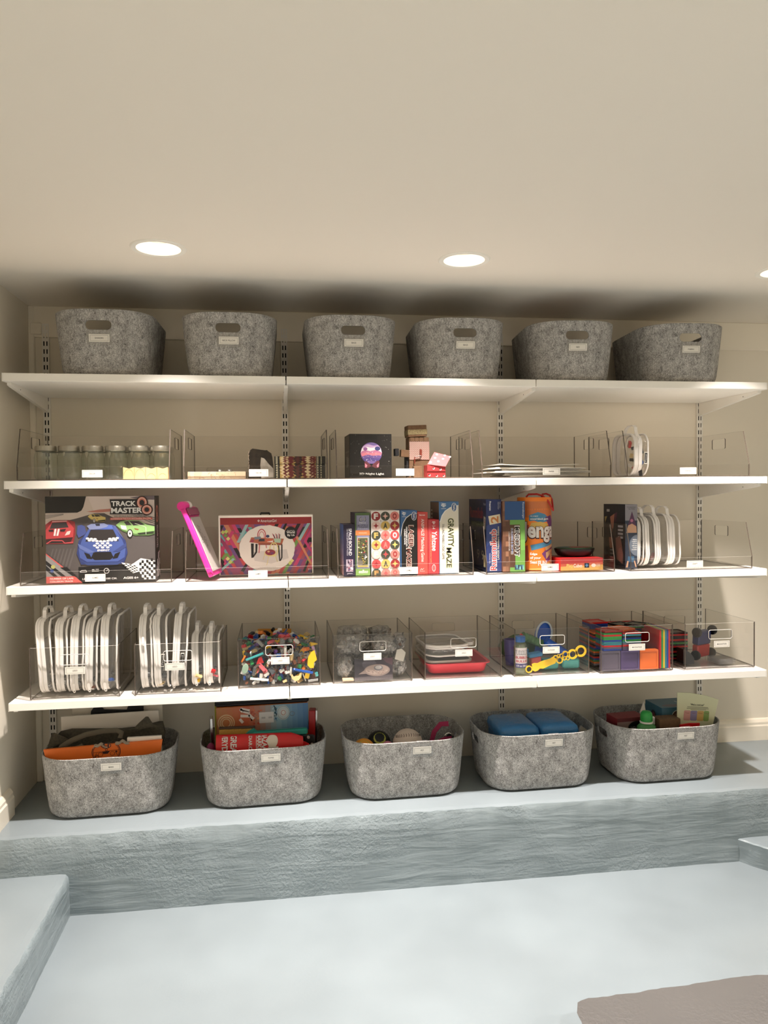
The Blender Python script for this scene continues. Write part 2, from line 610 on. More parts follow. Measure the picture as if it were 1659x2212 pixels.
lumpy_block('floor_step_left', [(.184, -3.3), (.184, YP+.02)], .14, [(XW-.05, YP+.02), (XW-.05, -3.3)][::1], [FLOOR_TOP, FLOOR_SIDE], 5.1)
lumpy_block('floor_step_right', [(2.52, YP+.01), (2.56, -.572), (3.15, -1.22), (XR+.05, -1.24)], .086, [(XR+.05, YP+.01)], [FLOOR_TOP, FLOOR_SIDE], 9.7)
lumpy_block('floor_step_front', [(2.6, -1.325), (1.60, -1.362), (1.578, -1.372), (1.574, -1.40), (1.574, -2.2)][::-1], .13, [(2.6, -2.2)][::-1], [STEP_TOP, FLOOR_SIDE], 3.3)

# trim on the walls
struct(MB().box(XW+.012, XR, -.012, 0, 1.966, ZC, b=.002).build('trim_1', TRIM))                 # board under the ceiling
struct(MB().box(XW, XW+.022, -.016, 0, ZP, ZC, b=.003).build('trim_2', TRIM))                    # corner batten
struct(MB().box(-.052, -.012, -.022, -.012, 1.975, 2.018, b=.002).build('trim_3', TRIM))
def baseboard(name, L, M):
    prof = [(0, 0), (.017, 0), (.017, .062), (.013, .068), (.013, .078), (.006, .09), (0, .094)]
    m = MB().plate(prof, (), L, M)
    return struct(m.build(name, TRIM))
baseboard('baseboard_back', XR-2.55, Matrix(((0, 0, 1, XR), (-1, 0, 0, 0), (0, 1, 0, ZP), (0, 0, 0, 1))))
baseboard('baseboard_left', .2, Matrix(((1, 0, 0, XW), (0, 0, -1, -.514), (0, 1, 0, ZP), (0, 0, 0, 1))))

# recessed downlights: can, trim ring, bulb and the lamp itself
BULB = mat('lit_bulb', (255, 250, 240), .4, emit=(1, .9, .74, 5))
BULB.cycles.emission_sampling = 'NONE'      # the lamps carry the light; the bulbs only glow
CANW = mat('downlight_can', (246, 242, 232), .5)
def downlight(x, y, power, label, angle, up):
    t = thing('recessed_downlight', label, 'downlight', (x, y, ZC), group='round recessed ceiling downlights')
    ring = [(.064, .0), (.064, -.003), (.078, -.004), (.081, -.001), (.081, 0)]
    MB().lathe(ring, 40, caps=False).build('trim_ring', CANW, t, smooth=40)
    MB().lathe([(.0655, .0), (.0655, .035), (.062, .036), (.06, .10), (.001, .10)], 40, caps=False).build('can', CANW, t, smooth=40)
    MB().lathe([(.001, .055), (.025, .057), (.038, .066), (.036, .08), (.022, .098), (.001, .099)], 28, caps=False).build('bulb', BULB, t, smooth=60)
    MB().box(-.035, -.0335, .036, .04, .035, .06).build('clip', DARK, t)
    l = bpy.data.lights.new('downlight_lamp', 'SPOT')
    l.energy = power
    l.color = LAMP_COLOR
    l.spot_size = math.radians(angle)
    l.spot_blend = 1.0 if angle < 100 else .5
    l.shadow_soft_size = .022
    lo = bpy.data.objects.new('downlight_lamp', l)
    COL.objects.link(lo)
    lo.parent = t
    lo.location = (0, 0, up)
DL = ['round recessed downlight above the shelf end beside the corner', 'round recessed downlight in the ceiling above the middle of the shelves', 'round recessed downlight cut off by the edge of the picture']
for (x, y), lb in zip(LIGHTS, DL):
    downlight(x, y, FRONT_ROW_POWER*(.8 if x > 2 else 1), lb, FRONT_ROW_ANGLE, .030)
for k, (x, y) in enumerate(FILL_LIGHTS):
    downlight(x, y, FILL_ROW_POWER, 'round recessed downlight, %s of the row behind the viewer' % ['first', 'second', 'third', 'fourth'][k], FILL_ROW_ANGLE, .020)

# ================================================================ THE SHELVING
# uprights: slotted steel channels
m = MB()
zb, zt = .30, 2.016
xs = (-.0125, -.0077, -.0031, .0031, .0077, .0125)
z = zb
while z < zt-.001:          # one pitch: a full-width band, then a band with two slots
    z1 = z+.0125
    m.box(xs[0], xs[5], -.0135, -.0119, z, min(z1, zt))
    if z1 < zt:
        z2 = min(z1+.0175, zt)
        for a, b in ((0, 1), (2, 3), (4, 5)):
            m.box(xs[a], xs[b], -.0135, -.0119, z1, z2)
    z += .03
m.box(-.0125, -.0109, -.012, 0, zb, zt)
m.box(.0109, .0125, -.012, 0, zb, zt)
UPM = m.mesh('upright', STEEL)
SHADEM = MB().box(-.0108, .0108, -.0025, -.0005, zb, zt).mesh('channel_shade', DARK)  # dark sheet painted in for the shade inside the hollow channel
UL = ['slotted white steel upright nearest the corner of the room', 'second slotted white steel upright from the corner of the room', 'third slotted white steel upright from the corner of the room', 'slotted white steel upright at the open end of the shelving']
for x, lb in zip(UX, UL):
    u = thing('shelf_upright', lb, 'upright', (x, -.0125, 0), group='slotted shelf uprights')
    put('channel', UPM, u)
    put('channel_shade', SHADEM, u)
    u.location.y = -.0002
# brackets: tapering steel arms
m = MB()
L = SD-.03
prof = [(-.016, -.056), (-.016, 0), (-L, 0), (-L, -.010), (-L+.02, -.013), (-.05, -.05)]
m.plate(prof, (), .013, Matrix(((0, 0, 1, .0065), (1, 0, 0, 0), (0, 1, 0, 0), (0, 0, 0, 1))))
BRM = m.mesh('bracket', STEEL)
SCR = MB().lathe([(.002, 0), (.002, .0006), (.0005, .0008)], 8, M=Matrix.Rotation(PI/2, 4, 'Y')).mesh('screw', DARK)
LEVEL = ['top shelf', 'second shelf from the top', 'third shelf from the top', 'lowest shelf']
POS = ['beside the corner of the room', 'on the second upright', 'on the third upright', 'at the open end']
for si, sz in enumerate(SZ):
    for ui, ux in enumerate(UX):
        b = tag(put('shelf_bracket', BRM, None, (ux, 0, sz-ST-.0003)), 'white steel bracket under the %s %s' % (LEVEL[si].replace(' from the top', ''), POS[ui]), 'bracket', 'white shelf brackets')
        sc = put('screw', SCR, b, (.0065 if ux < .86 else -.0065-.0008, -.33, -.012))
# boards
WHERE = ['at the corner end', 'in the middle', 'at the open end']
for si, sz in enumerate(SZ):
    for bi in range(3):
        x0, x1 = SX[bi]+.0018, SX[bi+1]-.0018
        t = thing('shelf_board', 'white shelf board of the %s, %s' % (LEVEL[si], WHERE[bi]), 'shelf', ((x0+x1)/2, 0, sz-ST), group='white shelf boards')
        w = (x1-x0)/2
        MB().box(-w, w, -SD, -.016, 0, ST, b=.0012).build('board', WHITE, t)
        if bi == 0:
            MB().box(-w-.0022, -w-.0002, -SD, -.02, -.0005, ST+.0005).build('end_cap', WHITE, t)
        if bi == 2:
            MB().box(w+.0002, w+.0022, -SD, -.02, -.0005, ST+.0005).build('end_cap', WHITE, t)

# ================================================================ LABELS
def label_card(parent, body, x, y, z, w=.066, h=.0255, rx=0.0, name='paper_label'):
    """printed paper card facing -Y, centre (x,y,z) in the parent's space"""
    o = MB().plate([(-w/2, -h/2), (w/2, -h/2), (w/2, h/2), (-w/2, h/2)], (), .0007, FRONT(0, 0, 0)).build(name, PAPER, parent, loc=(x, y, z), rot=(rx, 0, 0))
    A = Art((0, 0, 260, 100), w, h)
    A.poly([(17, 14), (243, 14), (243, 86), (17, 86)], (70, 66, 60), [[(19.5, 16.5), (240.5, 16.5), (240.5, 83.5), (19.5, 83.5)]])
    n = len(body)
    tw = min(170, n*15.5)
    A.text(body, 130-tw/2, 39, 130+tw/2, 61, (52, 48, 44), bold=.008)
    A.build('lettering', o, FRONT(-w/2, 0, -h/2))
    return o

# ================================================================ FELT BASKETS
BA, BB, BH = .226, .164, .212      # half length, half width at the rim, height
def ring_pts(a, b, r, n=7):
    return rrect(-a, -b, a, b, r, n)
def basket_mesh():
    m = MB()
    lv = [(.0, .05, .050), (.0, .022, .072), (.003, .011, .082), (.010, .003, .090), (.02, -.0012, .094), (.03, -.0035, .096)]
    rows = []
    a0, b0 = BA-.024, BB-.024        # at the foot
    for z, ins, r in lv:
        rows.append((z, a0-ins, b0-ins, r))
    for k in range(1, 7):
        t = k/6
        z = .03+(BH-.03)*t
        rows.append((z, a0+.0035+(BA-a0-.0035)*t**.9, b0+.0035+(BB-b0-.0035)*t**.9, .096+.024*t))
    T = .0048
    rows.append((BH+.0016, BA-T/2, BB-T/2, .118))
    rows.append((BH, BA-T, BB-T, .116))
    for k in range(5, -1, -1):
        t = k/6
        z = .03+(BH-.03)*t
        rows.append((z, a0-T+(BA-a0)*t**.9, b0-T+(BB-b0)*t**.9, .092+.024*t))
    rows.append((.006, a0-T-.012, b0-T-.012, .08))
    rows.append((.005, a0-.06, b0-.06, .05))
    n = None
    vs, fs = [], []
    for z, a, b, r in rows:
        p = ring_pts(a, b, r)
        n = len(p)
        vs += [(x, y, z) for x, y in p]
    for k in range(len(rows)-1):
        for i in range(n):
            j = (i+1) % n
            fs.append((k*n+i, k*n+j, (k+1)*n+j, (k+1)*n+i))
    fs.append(tuple(range(n-1, -1, -1)))
    fs.append(tuple(range((len(rows)-1)*n, len(rows)*n)))
    m.add(vs, fs)
    ob = put('tmp_basket', m.mesh('tmp_basket', FELT))
    hz, hw, hh = .162, .042, .0155
    c = MB().plate(rrect(-hw, hz-hh, hw, hz+hh, .0152, 6), (), .6, Matrix(((0, 0, 1, .3), (1, 0, 0, 0), (0, 1, 0, 0), (0, 0, 0, 1))))
    cu = put('tmp_cutter', c.mesh('tmp_cutter', FELT))
    md = ob.modifiers.new('cut', 'BOOLEAN')
    md.operation = 'DIFFERENCE'; md.object = cu; md.solver = 'EXACT'
    bpy.context.view_layer.update()
    dg = bpy.context.evaluated_depsgraph_get()
    me = bpy.data.meshes.new_from_object(ob.evaluated_get(dg))
    me.name = 'felt_body'
    bpy.data.objects.remove(ob); bpy.data.objects.remove(cu)
    me.polygons.foreach_set('use_smooth', [True]*len(me.polygons))
    me.set_sharp_from_angle(angle=math.radians(38))
    return me
BASKET = basket_mesh()
TIP = math.atan2(.0215, BH-.03)   # how far the felt walls lean out

def basket_top(x, yf, rz, label, text):
    """basket on the top shelf, its narrow end with the handle facing the room; yf = y of its front rim"""
    t = thing('felt_basket', label, 'basket', (x, yf+BA, SZ[0]+.0005), (0, 0, rz), 'grey felt baskets on the top shelf')
    put('body', BASKET, t, rot=(0, 0, PI/2))
    yface = -.2166-.0035
    h = MB().plate(rrect(-.040, -.026, .040, .0225, .003, 2), (), .0012, FRONT(0, 0, 0)).build('label_holder', CLIP, t, loc=(.002, yface+.001, .122), rot=(TIP, 0, 0))
    label_card(h, text, 0, -.0012, -.003)
    return t
TB = [(.293, 'SHAKERS', 'grey felt basket labelled SHAKERS on the top shelf', .0), (.708, 'NECK PILLOW', 'grey felt basket labelled NECK PILLOW on the top shelf', .0),
      (1.132, 'BAGS', 'grey felt basket labelled BAGS, third along the top shelf from the corner', .0), (1.534, 'BAGS', 'grey felt basket labelled BAGS, fourth along the top shelf from the corner', -.0),
      (1.962, 'RED', 'grey felt basket labelled RED on the top shelf', .0), (2.394, 'FABRIC', 'grey felt basket labelled FABRIC at the open end of the top shelf', .0)]
TROT = [-.02, .0, .0, -.03, -.09, -.07]
for (x, tx, lb, _), rz in zip(TB, TROT):
    basket_top(x, -.450, rz, lb, tx)

def basket_low(x, yf, rz, label, text, lx):
    t = thing('felt_basket', label, 'basket', (x, yf+BB, ZP+.0005), (0, 0, rz), 'grey felt baskets on the painted ledge')
    put('body', BASKET, t)
    zc_ = .182
    yface = -(BB-.024*(1-(zc_-.03)/(BH-.03)))-.003
    h = MB().plate(rrect(-.041, -.026, .041, .024, .003, 2), (), .0012, FRONT(0, 0, 0)).plate(rrect(-.02, .0, .02, .012, .002, 2), (), .001, TOPF(0, -.001, .031)).build('label_holder', CLIP, t, loc=(lx, yface+.0005, zc_), rot=(TIP, 0, 0))
    label_card(h, text, 0, -.0012, -.001)
    return t
LB = [(.272, -.418, .03, 'grey felt basket of folded shopping bags, labelled BAGS, on the ledge', 'BAGS', .022),
      (.806, -.416, .03, 'grey felt basket stuffed with totes, labelled TOTES, on the ledge', 'TOTES', .022),
      (1.318, -.428, .02, 'grey felt basket holding a softball, labelled PET, on the ledge', 'PET', .045),
      (1.822, -.428, .02, 'grey felt basket holding a blue pad pack, labelled PET, on the ledge', 'PET', .03),
      (2.33, -.432, .015, 'grey felt basket with a blue box and treat pouch, labelled PET, on the ledge', 'PET', .035)]
for a in LB:
    basket_low(*a)
# ================================================================ CLEAR BINS
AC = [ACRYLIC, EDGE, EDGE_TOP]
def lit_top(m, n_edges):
    """paints a pale highlight on the upper edge of a front panel (third side of its outline)"""
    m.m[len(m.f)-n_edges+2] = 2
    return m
def open_bin_meshes(w, D=.345, H=.172, lip=.0455, t=.0032):
    out = {}
    side = [(0, 0), (D, 0), (D, H), (.038, H), (0, lip)]
    hole = rrect(.155, .113, .245, .153, .006, 3)
    out['side_panel'] = MB().plate(side, [hole[::-1]], t, RIGHTF(0, 0, 0), 0, 1).mesh('side_panel', AC)
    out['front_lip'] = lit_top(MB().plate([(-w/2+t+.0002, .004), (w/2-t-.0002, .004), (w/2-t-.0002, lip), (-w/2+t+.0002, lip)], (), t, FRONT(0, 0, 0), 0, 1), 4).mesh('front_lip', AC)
    out['back_panel'] = MB().plate([(-w/2+t+.0002, .004), (w/2-t-.0002, .004), (w/2-t-.0002, H), (-w/2+t+.0002, H)], (), t, FRONT(0, D-t, 0), 0, 1).mesh('back_panel', AC)
    out['base_panel'] = MB().plate([(-w/2+t+.0002, .0002), (w/2-t-.0002, .0002), (w/2-t-.0002, D), (-w/2+t+.0002, D)], (), t-.0002, TOPF(0, 0, t+.0005), 0, 1).mesh('base_panel', AC)
    out['foot'] = MB().box(-.012, .012, .002, .006, 0, .0007).mesh('foot', EDGE)
    return out
OB = open_bin_meshes(.486)
def open_bin(xc, yf, si, label, text, lx, rz=0.0, w=.486):
    t = thing('open_front_bin', label, 'bin', (xc, yf, SZ[si]+.0004), (0, 0, rz), 'clear open-front bins')
    put('side_panel', OB['side_panel'], t, (-w/2+.0032, 0, .0008))
    put('side_panel', OB['side_panel'], t, (w/2, 0, .0008))
    for k in ('front_lip', 'back_panel', 'base_panel'):
        put(k, OB[k], t)
    label_card(t, text, lx, -.0016, .0225, .065, .0245)
    return t
YF2, YF3 = -.442, -.433
B2 = [(.267, 'DECOR', 'clear open bin labelled DECOR holding glass jars', -.006), (.797, 'DECOR', 'clear open bin labelled DECOR holding a patterned box and agate', .007),
      (1.3115, 'CRAFTS', 'clear open bin labelled CRAFTS holding a cardboard robot', -.002), (1.828, 'PAPER', 'clear open bin labelled PAPER holding loose sheets', .015), (2.373, 'LEARNING', 'nearly empty clear open bin labelled LEARNING', -.004)]
B2L = [(196, 1022), (555, 1021.5), (871, 1020.5), (1181, 1019.5), (1487, 1015)]
for x, tx, lb, lx in B2:
    open_bin(x, YF2, 1, lb, tx, lx)
B3 = [(.2675, 'GAMES', 'clear open bin labelled GAMES around the big racing car set', -.005), (.797, 'GAMES', 'clear open bin labelled GAMES holding the pink drawing board', .0),
      (1.3135, 'GAMES', 'clear open bin labelled GAMES holding a row of seven upright boxes', .008), (1.845, 'GAMES', 'clear open bin labelled GAMES holding the orange block game tub', -.005), (2.391, 'CRAFT', 'clear open bin labelled CRAFT holding zip pouches', .01)]
for x, tx, lb, lx in B3:
    open_bin(x, YF3, 2, lb, tx, lx)

def deep_bin_meshes(w=.286, D=.335, H=.174, t=.0032):
    out = {}
    hole = rrect(-.047, .115, .047, .149, .007, 3)
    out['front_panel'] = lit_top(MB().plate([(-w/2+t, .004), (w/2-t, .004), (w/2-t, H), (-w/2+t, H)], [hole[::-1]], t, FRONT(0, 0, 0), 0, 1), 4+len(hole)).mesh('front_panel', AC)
    out['back_panel'] = MB().plate([(-w/2+t, .004), (w/2-t, .004), (w/2-t, H), (-w/2+t, H)], [hole[::-1]], t, FRONT(0, D-t, 0), 0, 1).mesh('back_panel', AC)
    out['side_panel'] = MB().plate([(0, .003), (D, .003), (D, H+.0012), (0, H+.0012)], (), t-.0002, RIGHTF(0, 0, 0), 0, 1).mesh('side_panel', AC)
    out['base_panel'] = MB().plate([(-w/2+t, .0002), (w/2-t, .0002), (w/2-t, D-.0002), (-w/2+t, D-.0002)], (), t-.0004, TOPF(0, 0, .0062), 0, 1).mesh('base_panel', AC)
    out['foot'] = MB().box(-.011, .011, .001, .007, 0, .003).mesh('foot', ACRYLIC)
    rim = [(x, z, 0) for x, z in rrect(-.047, .115, .047, .149, .007, 3)]
    out['handle_rim'] = MB().tube([(x, -.0016, z) for x, z, _ in rim], .0012, 6, True).mesh('handle_rim', mat('acrylic_rim_highlight', (206, 202, 196), .15))  # pale tube paints the highlight round the handle hole
    return out
DB = deep_bin_meshes()
def deep_bin(xc, yf, label, text, lx, rz=0.0, w=.286):
    t = thing('deep_bin', label, 'bin', (xc, yf, SZ[3]+.0004), (0, 0, rz), 'clear deep bins on the lowest shelf')
    put('front_panel', DB['front_panel'], t)
    put('back_panel', DB['back_panel'], t)
    put('side_panel', DB['side_panel'], t, (-w/2+.0030, 0, 0))
    put('side_panel', DB['side_panel'], t, (w/2, 0, 0))
    put('base_panel', DB['base_panel'], t)
    put('foot', DB['foot'], t, (-w/2+.02, 0, 0)); put('foot', DB['foot'], t, (w/2-.02, 0, 0))
    put('foot', DB['foot'], t, (-w/2+.02, .325, 0)); put('foot', DB['foot'], t, (w/2-.02, .325, 0))
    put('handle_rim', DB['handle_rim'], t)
    label_card(t, text, lx, -.0036, .0955, .064, .0245)
    return t
B4 = [(.190, -.428, 'LEGO', 'clear deep bin holding five tall zip pouches, beside the corner', .002), (.525, -.427, 'LEGO', 'clear deep bin holding three tall and two short zip pouches', -.01),
      (.866, -.398, 'LEGO', 'clear deep bin full of loose coloured toy bricks', .003), (1.197, -.388, 'LEGO', 'clear deep bin stuffed with crinkled bags of grey toy parts', -.002),
      (1.528, -.388, 'LEGO', 'clear deep bin holding a shallow red tray', .001), (1.861, -.396, 'OUTDOOR', 'clear deep bin labelled OUTDOOR holding bubble toys', -.005),
      (2.188, -.404, 'MAGNATILES', 'clear deep bin packed with coloured magnetic tiles', -.002), (2.520, -.406, 'MAGNATILES', 'clear deep bin holding a toy car, at the open end', .005)]
for x, y, tx, lb, lx in B4:
    deep_bin(x, y, lb, tx, lx)
Z2, Z3, Z4 = SZ[1]+.0046, SZ[2]+.0046, SZ[3]+.0072      # where things in the bins stand

# ================================================================ ZIP POUCHES
def pouch(x, yf, z, wx, D, H, lean, label, group, bow=.0, band=.021, pull=None, tagged=False, hy=.03, contents=None):
    """clear zip pouch standing on its long side, its zipped edge to the front-left; x = left of its foot"""
    t = thing('zip_pouch', label, 'pouch', (x, yf, z), group=group)
    R = .045
    def w(px, p):
        y, zz = p
        return (px+lean*zz+bow*math.sin(PI*zz/H), y, zz)
    path = rrect(.006, .0068, D-.006, H-.003, R, 5)
    dense = []
    for i, p in enumerate(path):
        q = path[(i+1) % len(path)]
        n = max(1, int(math.hypot(q[0]-p[0], q[1]-p[1])/.04))
        dense += [(p[0]+(q[0]-p[0])*k/n, p[1]+(q[1]-p[1])*k/n) for k in range(n)]
    path = dense
    nz = [noise.noise(Vector((p[0]*30+x*50, p[1]*30, z)))*.0025 for p in path]
    # woven zipper band with its two welts
    m = MB()
    m.tube([w(.004+nz[i], p) for i, p in enumerate(path)], .004, 6, True)
    vs, fs = [], []
    N = len(path)
    for i, p in enumerate(path):
        for px, dep in ((.004, .0), (.004+band*.45, -.0015), (.004+band*.55, -.0015), (.004+band, .0)):
            c = (D/2, H/2)
            d = math.hypot(p[0]-c[0], p[1]-c[1])
            q = (p[0]-(p[0]-c[0])/d*dep, p[1]-(p[1]-c[1])/d*dep)
            vs.append(w(px+nz[i], q))
    for i in range(N):
        j = (i+1) % N
        for k in range(3):
            fs.append((i*4+k, j*4+k, j*4+k+1, i*4+k+1))
    m.add(vs, fs)
    m.build('zipper_band', ZIP, t, smooth=60)
    cpt = [w(.004+band*.5+nz[i], p) for i, p in enumerate(path)]
    MB().tube([(c[0], c[1]+(-.0016 if path[i][0] < D*.3 else 0), c[2]) for i, c in enumerate(cpt)], .0012, 5, True).build('zipper_teeth', mat('zipper_teeth', (205, 200, 196), .5), t)
    MB().tube([w(wx-.003+nz[(i*3) % N], p) for i, p in enumerate(path)], .0034, 6, True).build('piping', ZIP, t, smooth=60)
    # clear gusset and sides
    vs, fs = [], []
    for i, p in enumerate(path):
        for k in range(4):
            px = .004+band+(wx-.007-band)*k/3
            pin = .004*math.sin(PI*k/3)
            c = (D/2, H/2)
            d = math.hypot(p[0]-c[0], p[1]-c[1])
            vs.append(w(px+nz[i]*.6, (p[0]-(p[0]-c[0])/d*pin, p[1]-(p[1]-c[1])/d*pin)))
    for i in range(N):
        j = (i+1) % N
        for k in range(3):
            fs.append((i*4+k, j*4+k, j*4+k+1, i*4+k+1))
    MB().add(vs, fs).build('gusset', VINYL, t, smooth=60)
    for px, s in ((.005, -1), (wx-.004, 1)):
        vs, fs = [], []
        rings = [1.0, .7, .35]
        for q in rings:
            for p in path:
                yy, zz = D/2+(p[0]-D/2)*q, H/2+(p[1]-H/2)*q
                bul = s*.004*(1-q*q)*noise.noise(Vector((yy*14+x*31, zz*14, s)))*2
                vs.append(w(px+bul, (yy, zz)))
        for a in range(2):
            for i in range(N):
                j = (i+1) % N
                fs.append((a*N+i, a*N+j, (a+1)*N+j, (a+1)*N+i))
        fs.append(tuple(range(2*N, 3*N)))
        MB().add(vs, fs).build('side_film', VINYL, t, smooth=80)
    # webbing handle
    hx = .004+band*.55
    a = [(hy+.0, H-.014), (hy+.012, H+.004), (hy+.016, H+.022), (hy+.03, H+.03), (hy+.07, H+.031), (hy+.095, H+.02), (hy+.105, H+.002)]
    MB().tube([w(hx, p) for p in a], .0088, 4, False, flat=.14, up=(1, 0, 0)).build('handle', ZIP, t)
    if pull is not None:
        pz = max(pull*H, .036)
        px, py, pz2 = w(.004+band*.5, (.0, pz))
        MB().plate(rrect(-.0042, -.026, .0042, .004, .004, 3), [circ(0, -.021, .0022, n=8)], .0016, FRONT(0, 0, 0)).build('zip_pull', ZIP, t, loc=(px, py-.003, pz2), rot=(0, random.uniform(-.25, .25), 0))
    if tagged:
        q = MB().plate([(-.006, -.022), (.006, -.022), (.006, .022), (-.006, .022)], (), .0005, FRONT(0, 0, 0)).build('brand_tag', PAPER, t, loc=(w(wx-.016, (0, H*.5))[0], -.0028, H*.42), rot=(0, .06, 0))
        A = Art((0, 0, 12, 44), .012, .044)
        A.rect(1, 3, 11, 41, (40, 38, 38))
        A.text('Peeqz', 3, 7, 9.5, 37, (240, 238, 234), rot=90)
        A.build('lettering', q, FRONT(-.006, -.0001, -.022))
    return t

# ================================================================ TOY BRICKS (shared meshes)
def brick_mesh(name, nx, ny, h, kind='brick'):
    P = .008
    m = MB()
    X, Y = nx*P/2, ny*P/2
    if kind == 'slope':
        m.add([(-X, -Y, 0), (X, -Y, 0), (X, Y, 0), (-X, Y, 0), (-X, -Y, h*.2), (X, -Y, h*.2), (X, Y, h), (-X, Y, h), (X, Y-P, h), (-X, Y-P, h)],
              [(0, 3, 2, 1), (0, 1, 5, 4), (4, 5, 8, 9), (9, 8, 6, 7), (2, 3, 7, 6), (1, 2, 6, 8, 5), (0, 4, 9, 7, 3)])
    else:
        m.box(-X, X, -Y, Y, 0, h)
    for i in range(nx):
        for j in range(ny):
            if kind == 'tile' or (kind == 'slope' and j < ny-1):
                continue
            m.lathe([(.0024, h), (.0024, h+.0018)], 6, M=Matrix.Translation((-X+P*(i+.5), -Y+P*(j+.5), 0)))
    return m.mesh(name, mat('brick_default', (200, 30, 30), .3))
BK = [brick_mesh('brick_two_by_two', 2, 2, .0096), brick_mesh('brick_two_by_four', 4, 2, .0096), brick_mesh('brick_one_by_four', 4, 1, .0096), brick_mesh('plate_two_by_three', 3, 2, .0035),
      brick_mesh('slope_brick', 2, 3, .0096, 'slope'), brick_mesh('brick_one_by_two', 2, 1, .0096), brick_mesh('tile_one_by_four', 4, 1, .0032, 'tile'), brick_mesh('brick_two_by_three', 3, 2, .0096)]
BCOL = {'red': (190, 26, 30), 'white': (238, 236, 230), 'black': (28, 28, 30), 'dark grey': (84, 88, 92), 'light grey': (160, 162, 162), 'yellow': (248, 204, 30), 'blue': (30, 84, 170), 'tan': (222, 196, 140),
        'green': (36, 130, 70), 'orange': (236, 132, 40), 'teal': (70, 170, 170), 'pink': (236, 110, 120), 'purple': (120, 86, 160), 'brown': (110, 66, 44), 'lilac': (196, 160, 205)}
BMAT = {k: mat('plastic_'+k.replace(' ', '_'), v, .28) for k, v in BCOL.items()}
def brick(loc, rot, mi, colour, label, group, scale=1.0):
    o = put('toy_brick', BK[mi], None, loc, rot)
    o.scale = (scale,)*3
    o.material_slots[0].link = 'OBJECT'
    o.material_slots[0].material = BMAT[colour]
    return tag(o, label, 'toy brick', group)

# ================================================================ SECOND SHELF: decor, crafts, paper
LIDM = mat('jar_lid_metal', (176, 172, 160), .3, metal=.9)
JGLASS = clear('jar_glass', (.93, .95, .925), .06, .75, .02)
JG = MB().lathe([(.001, .002), (.03, .002), (.0345, .006), (.0375, .014), (.0378, .075), (.0365, .084), (.0325, .094), (.0315, .100), (.0315, .108)], 28, caps=False).mesh('glass_body', JGLASS, 50)
JL = MB().lathe([(.0335, .098), (.0352, .0995), (.0352, .112), (.034, .1145), (.0338, .116), (.001, .1165)], 28, caps=False).mesh('lid', LIDM, 40)
for r, y in enumerate((-.335, -.255)):
    for i, x in enumerate((.0855, .1605, .239, .3155, .3915, .4655)):
        o = thing('mason_jar', ('glass jar with metal lid, number %s from the corner in the front row of jars' if r == 0 else 'glass jar with metal lid behind jar number %s of the front row') % ['one', 'two', 'three', 'four', 'five', 'six'][i], 'jar', (x, y, Z2), group='glass jars with metal lids')
        put('glass_body', JG, o); put('lid', JL, o)
CANDLE = mat('cream_wax', (206, 172, 118), .5)
for i in range(4):
    m = MB()
    x0, x1 = -.0178, .0178
    top = [(x0+(x1-x0)*k/10, .0375+.0022*math.cos(k/10*2*PI)) for k in range(11)]
    m.plate([(x0, 0), (x1, 0)]+top[::-1], (), .034, FRONT(0, -.017, 0))
    o = thing('wax_candle', 'cream scalloped wax candle, %s of four beside the jars' % ['first', 'second', 'third', 'fourth'][i], 'candle', (.3725+i*.0368, -.402, Z2), group='cream candles in a row')
    m.build('wax', CANDLE, o, smooth=30)
    A = Art((0, 0, 100, 100), .0356, .037)
    A.poly(circ(50, 108 if i > 1 else 70, 45, 60, 20, 180, 360)+circ(50, 108 if i > 1 else 70, 41, 56, 20, 360, 180), (180, 140, 90))
    A.build('swirl_print', o, FRONT(-.0178, -.0172, 0))
def marble_material():
    m = mat('marble', (226, 206, 180), .25)
    nt = m.node_tree; b = nt.nodes['Principled BSDF']
    tc = nt.nodes.new('ShaderNodeTexCoord')
    n = nt.nodes.new('ShaderNodeTexNoise'); n.inputs['Scale'].default_value = 30; n.inputs['Detail'].default_value = 6; n.inputs['Distortion'].default_value = 1.5
    r = nt.nodes.new('ShaderNodeValToRGB')
    e = r.color_ramp.elements
    e[0].position, e[0].color = .46, (*lin((186, 166, 142)), 1)
    e[1].position, e[1].color = .54, (*lin((178, 156, 130)), 1)
    k = e.new(.5); k.color = (*lin((112, 76, 46)), 1)
    k = e.new(.485); k.color = (*lin((182, 162, 138)), 1)
    k = e.new(.515); k.color = (*lin((180, 159, 134)), 1)
    nt.links.new(tc.outputs['Object'], n.inputs['Vector']); nt.links.new(n.outputs['Fac'], r.inputs['Fac']); nt.links.new(r.outputs['Color'], b.inputs['Base Color'])
    return m
MARBLE = marble_material()
o = thing('marble_tray', 'low cream marble box beside the black agate bookend', 'box', (.663, -.375, Z2))
MB().box(-.097, .097, -.048, .048, .0, .0235, b=.001).build('slab', MARBLE, o)
CHROME = mat('chrome', (220, 218, 214), .08, metal=1)
for k, x in enumerate((.664, .698)):
    o = thing('glass_knob', 'small shiny ball knob behind the marble box, %s of two' % ['nearer the jars', 'nearer the agate'][k], 'knob', (x, -.295, Z2), group='shiny ball knobs')
    MB().lathe([(.010, 0), (.010, .003), (.004, .006), (.0035, .018)], 16).build('stem', CHROME, o, smooth=40)
    MB().ball((0, 0, .026), .0125).build('knob', CHROME, o, smooth=80)
o = thing('acrylic_frame', 'clear acrylic block lying at the back behind the marble box', 'frame', (.685, -.19, Z2))
MB().box(-.075, .075, -.03, .03, 0, .045, b=.004).build('block', clear('clear_block', (.96, .955, .95), .05, .6), o)
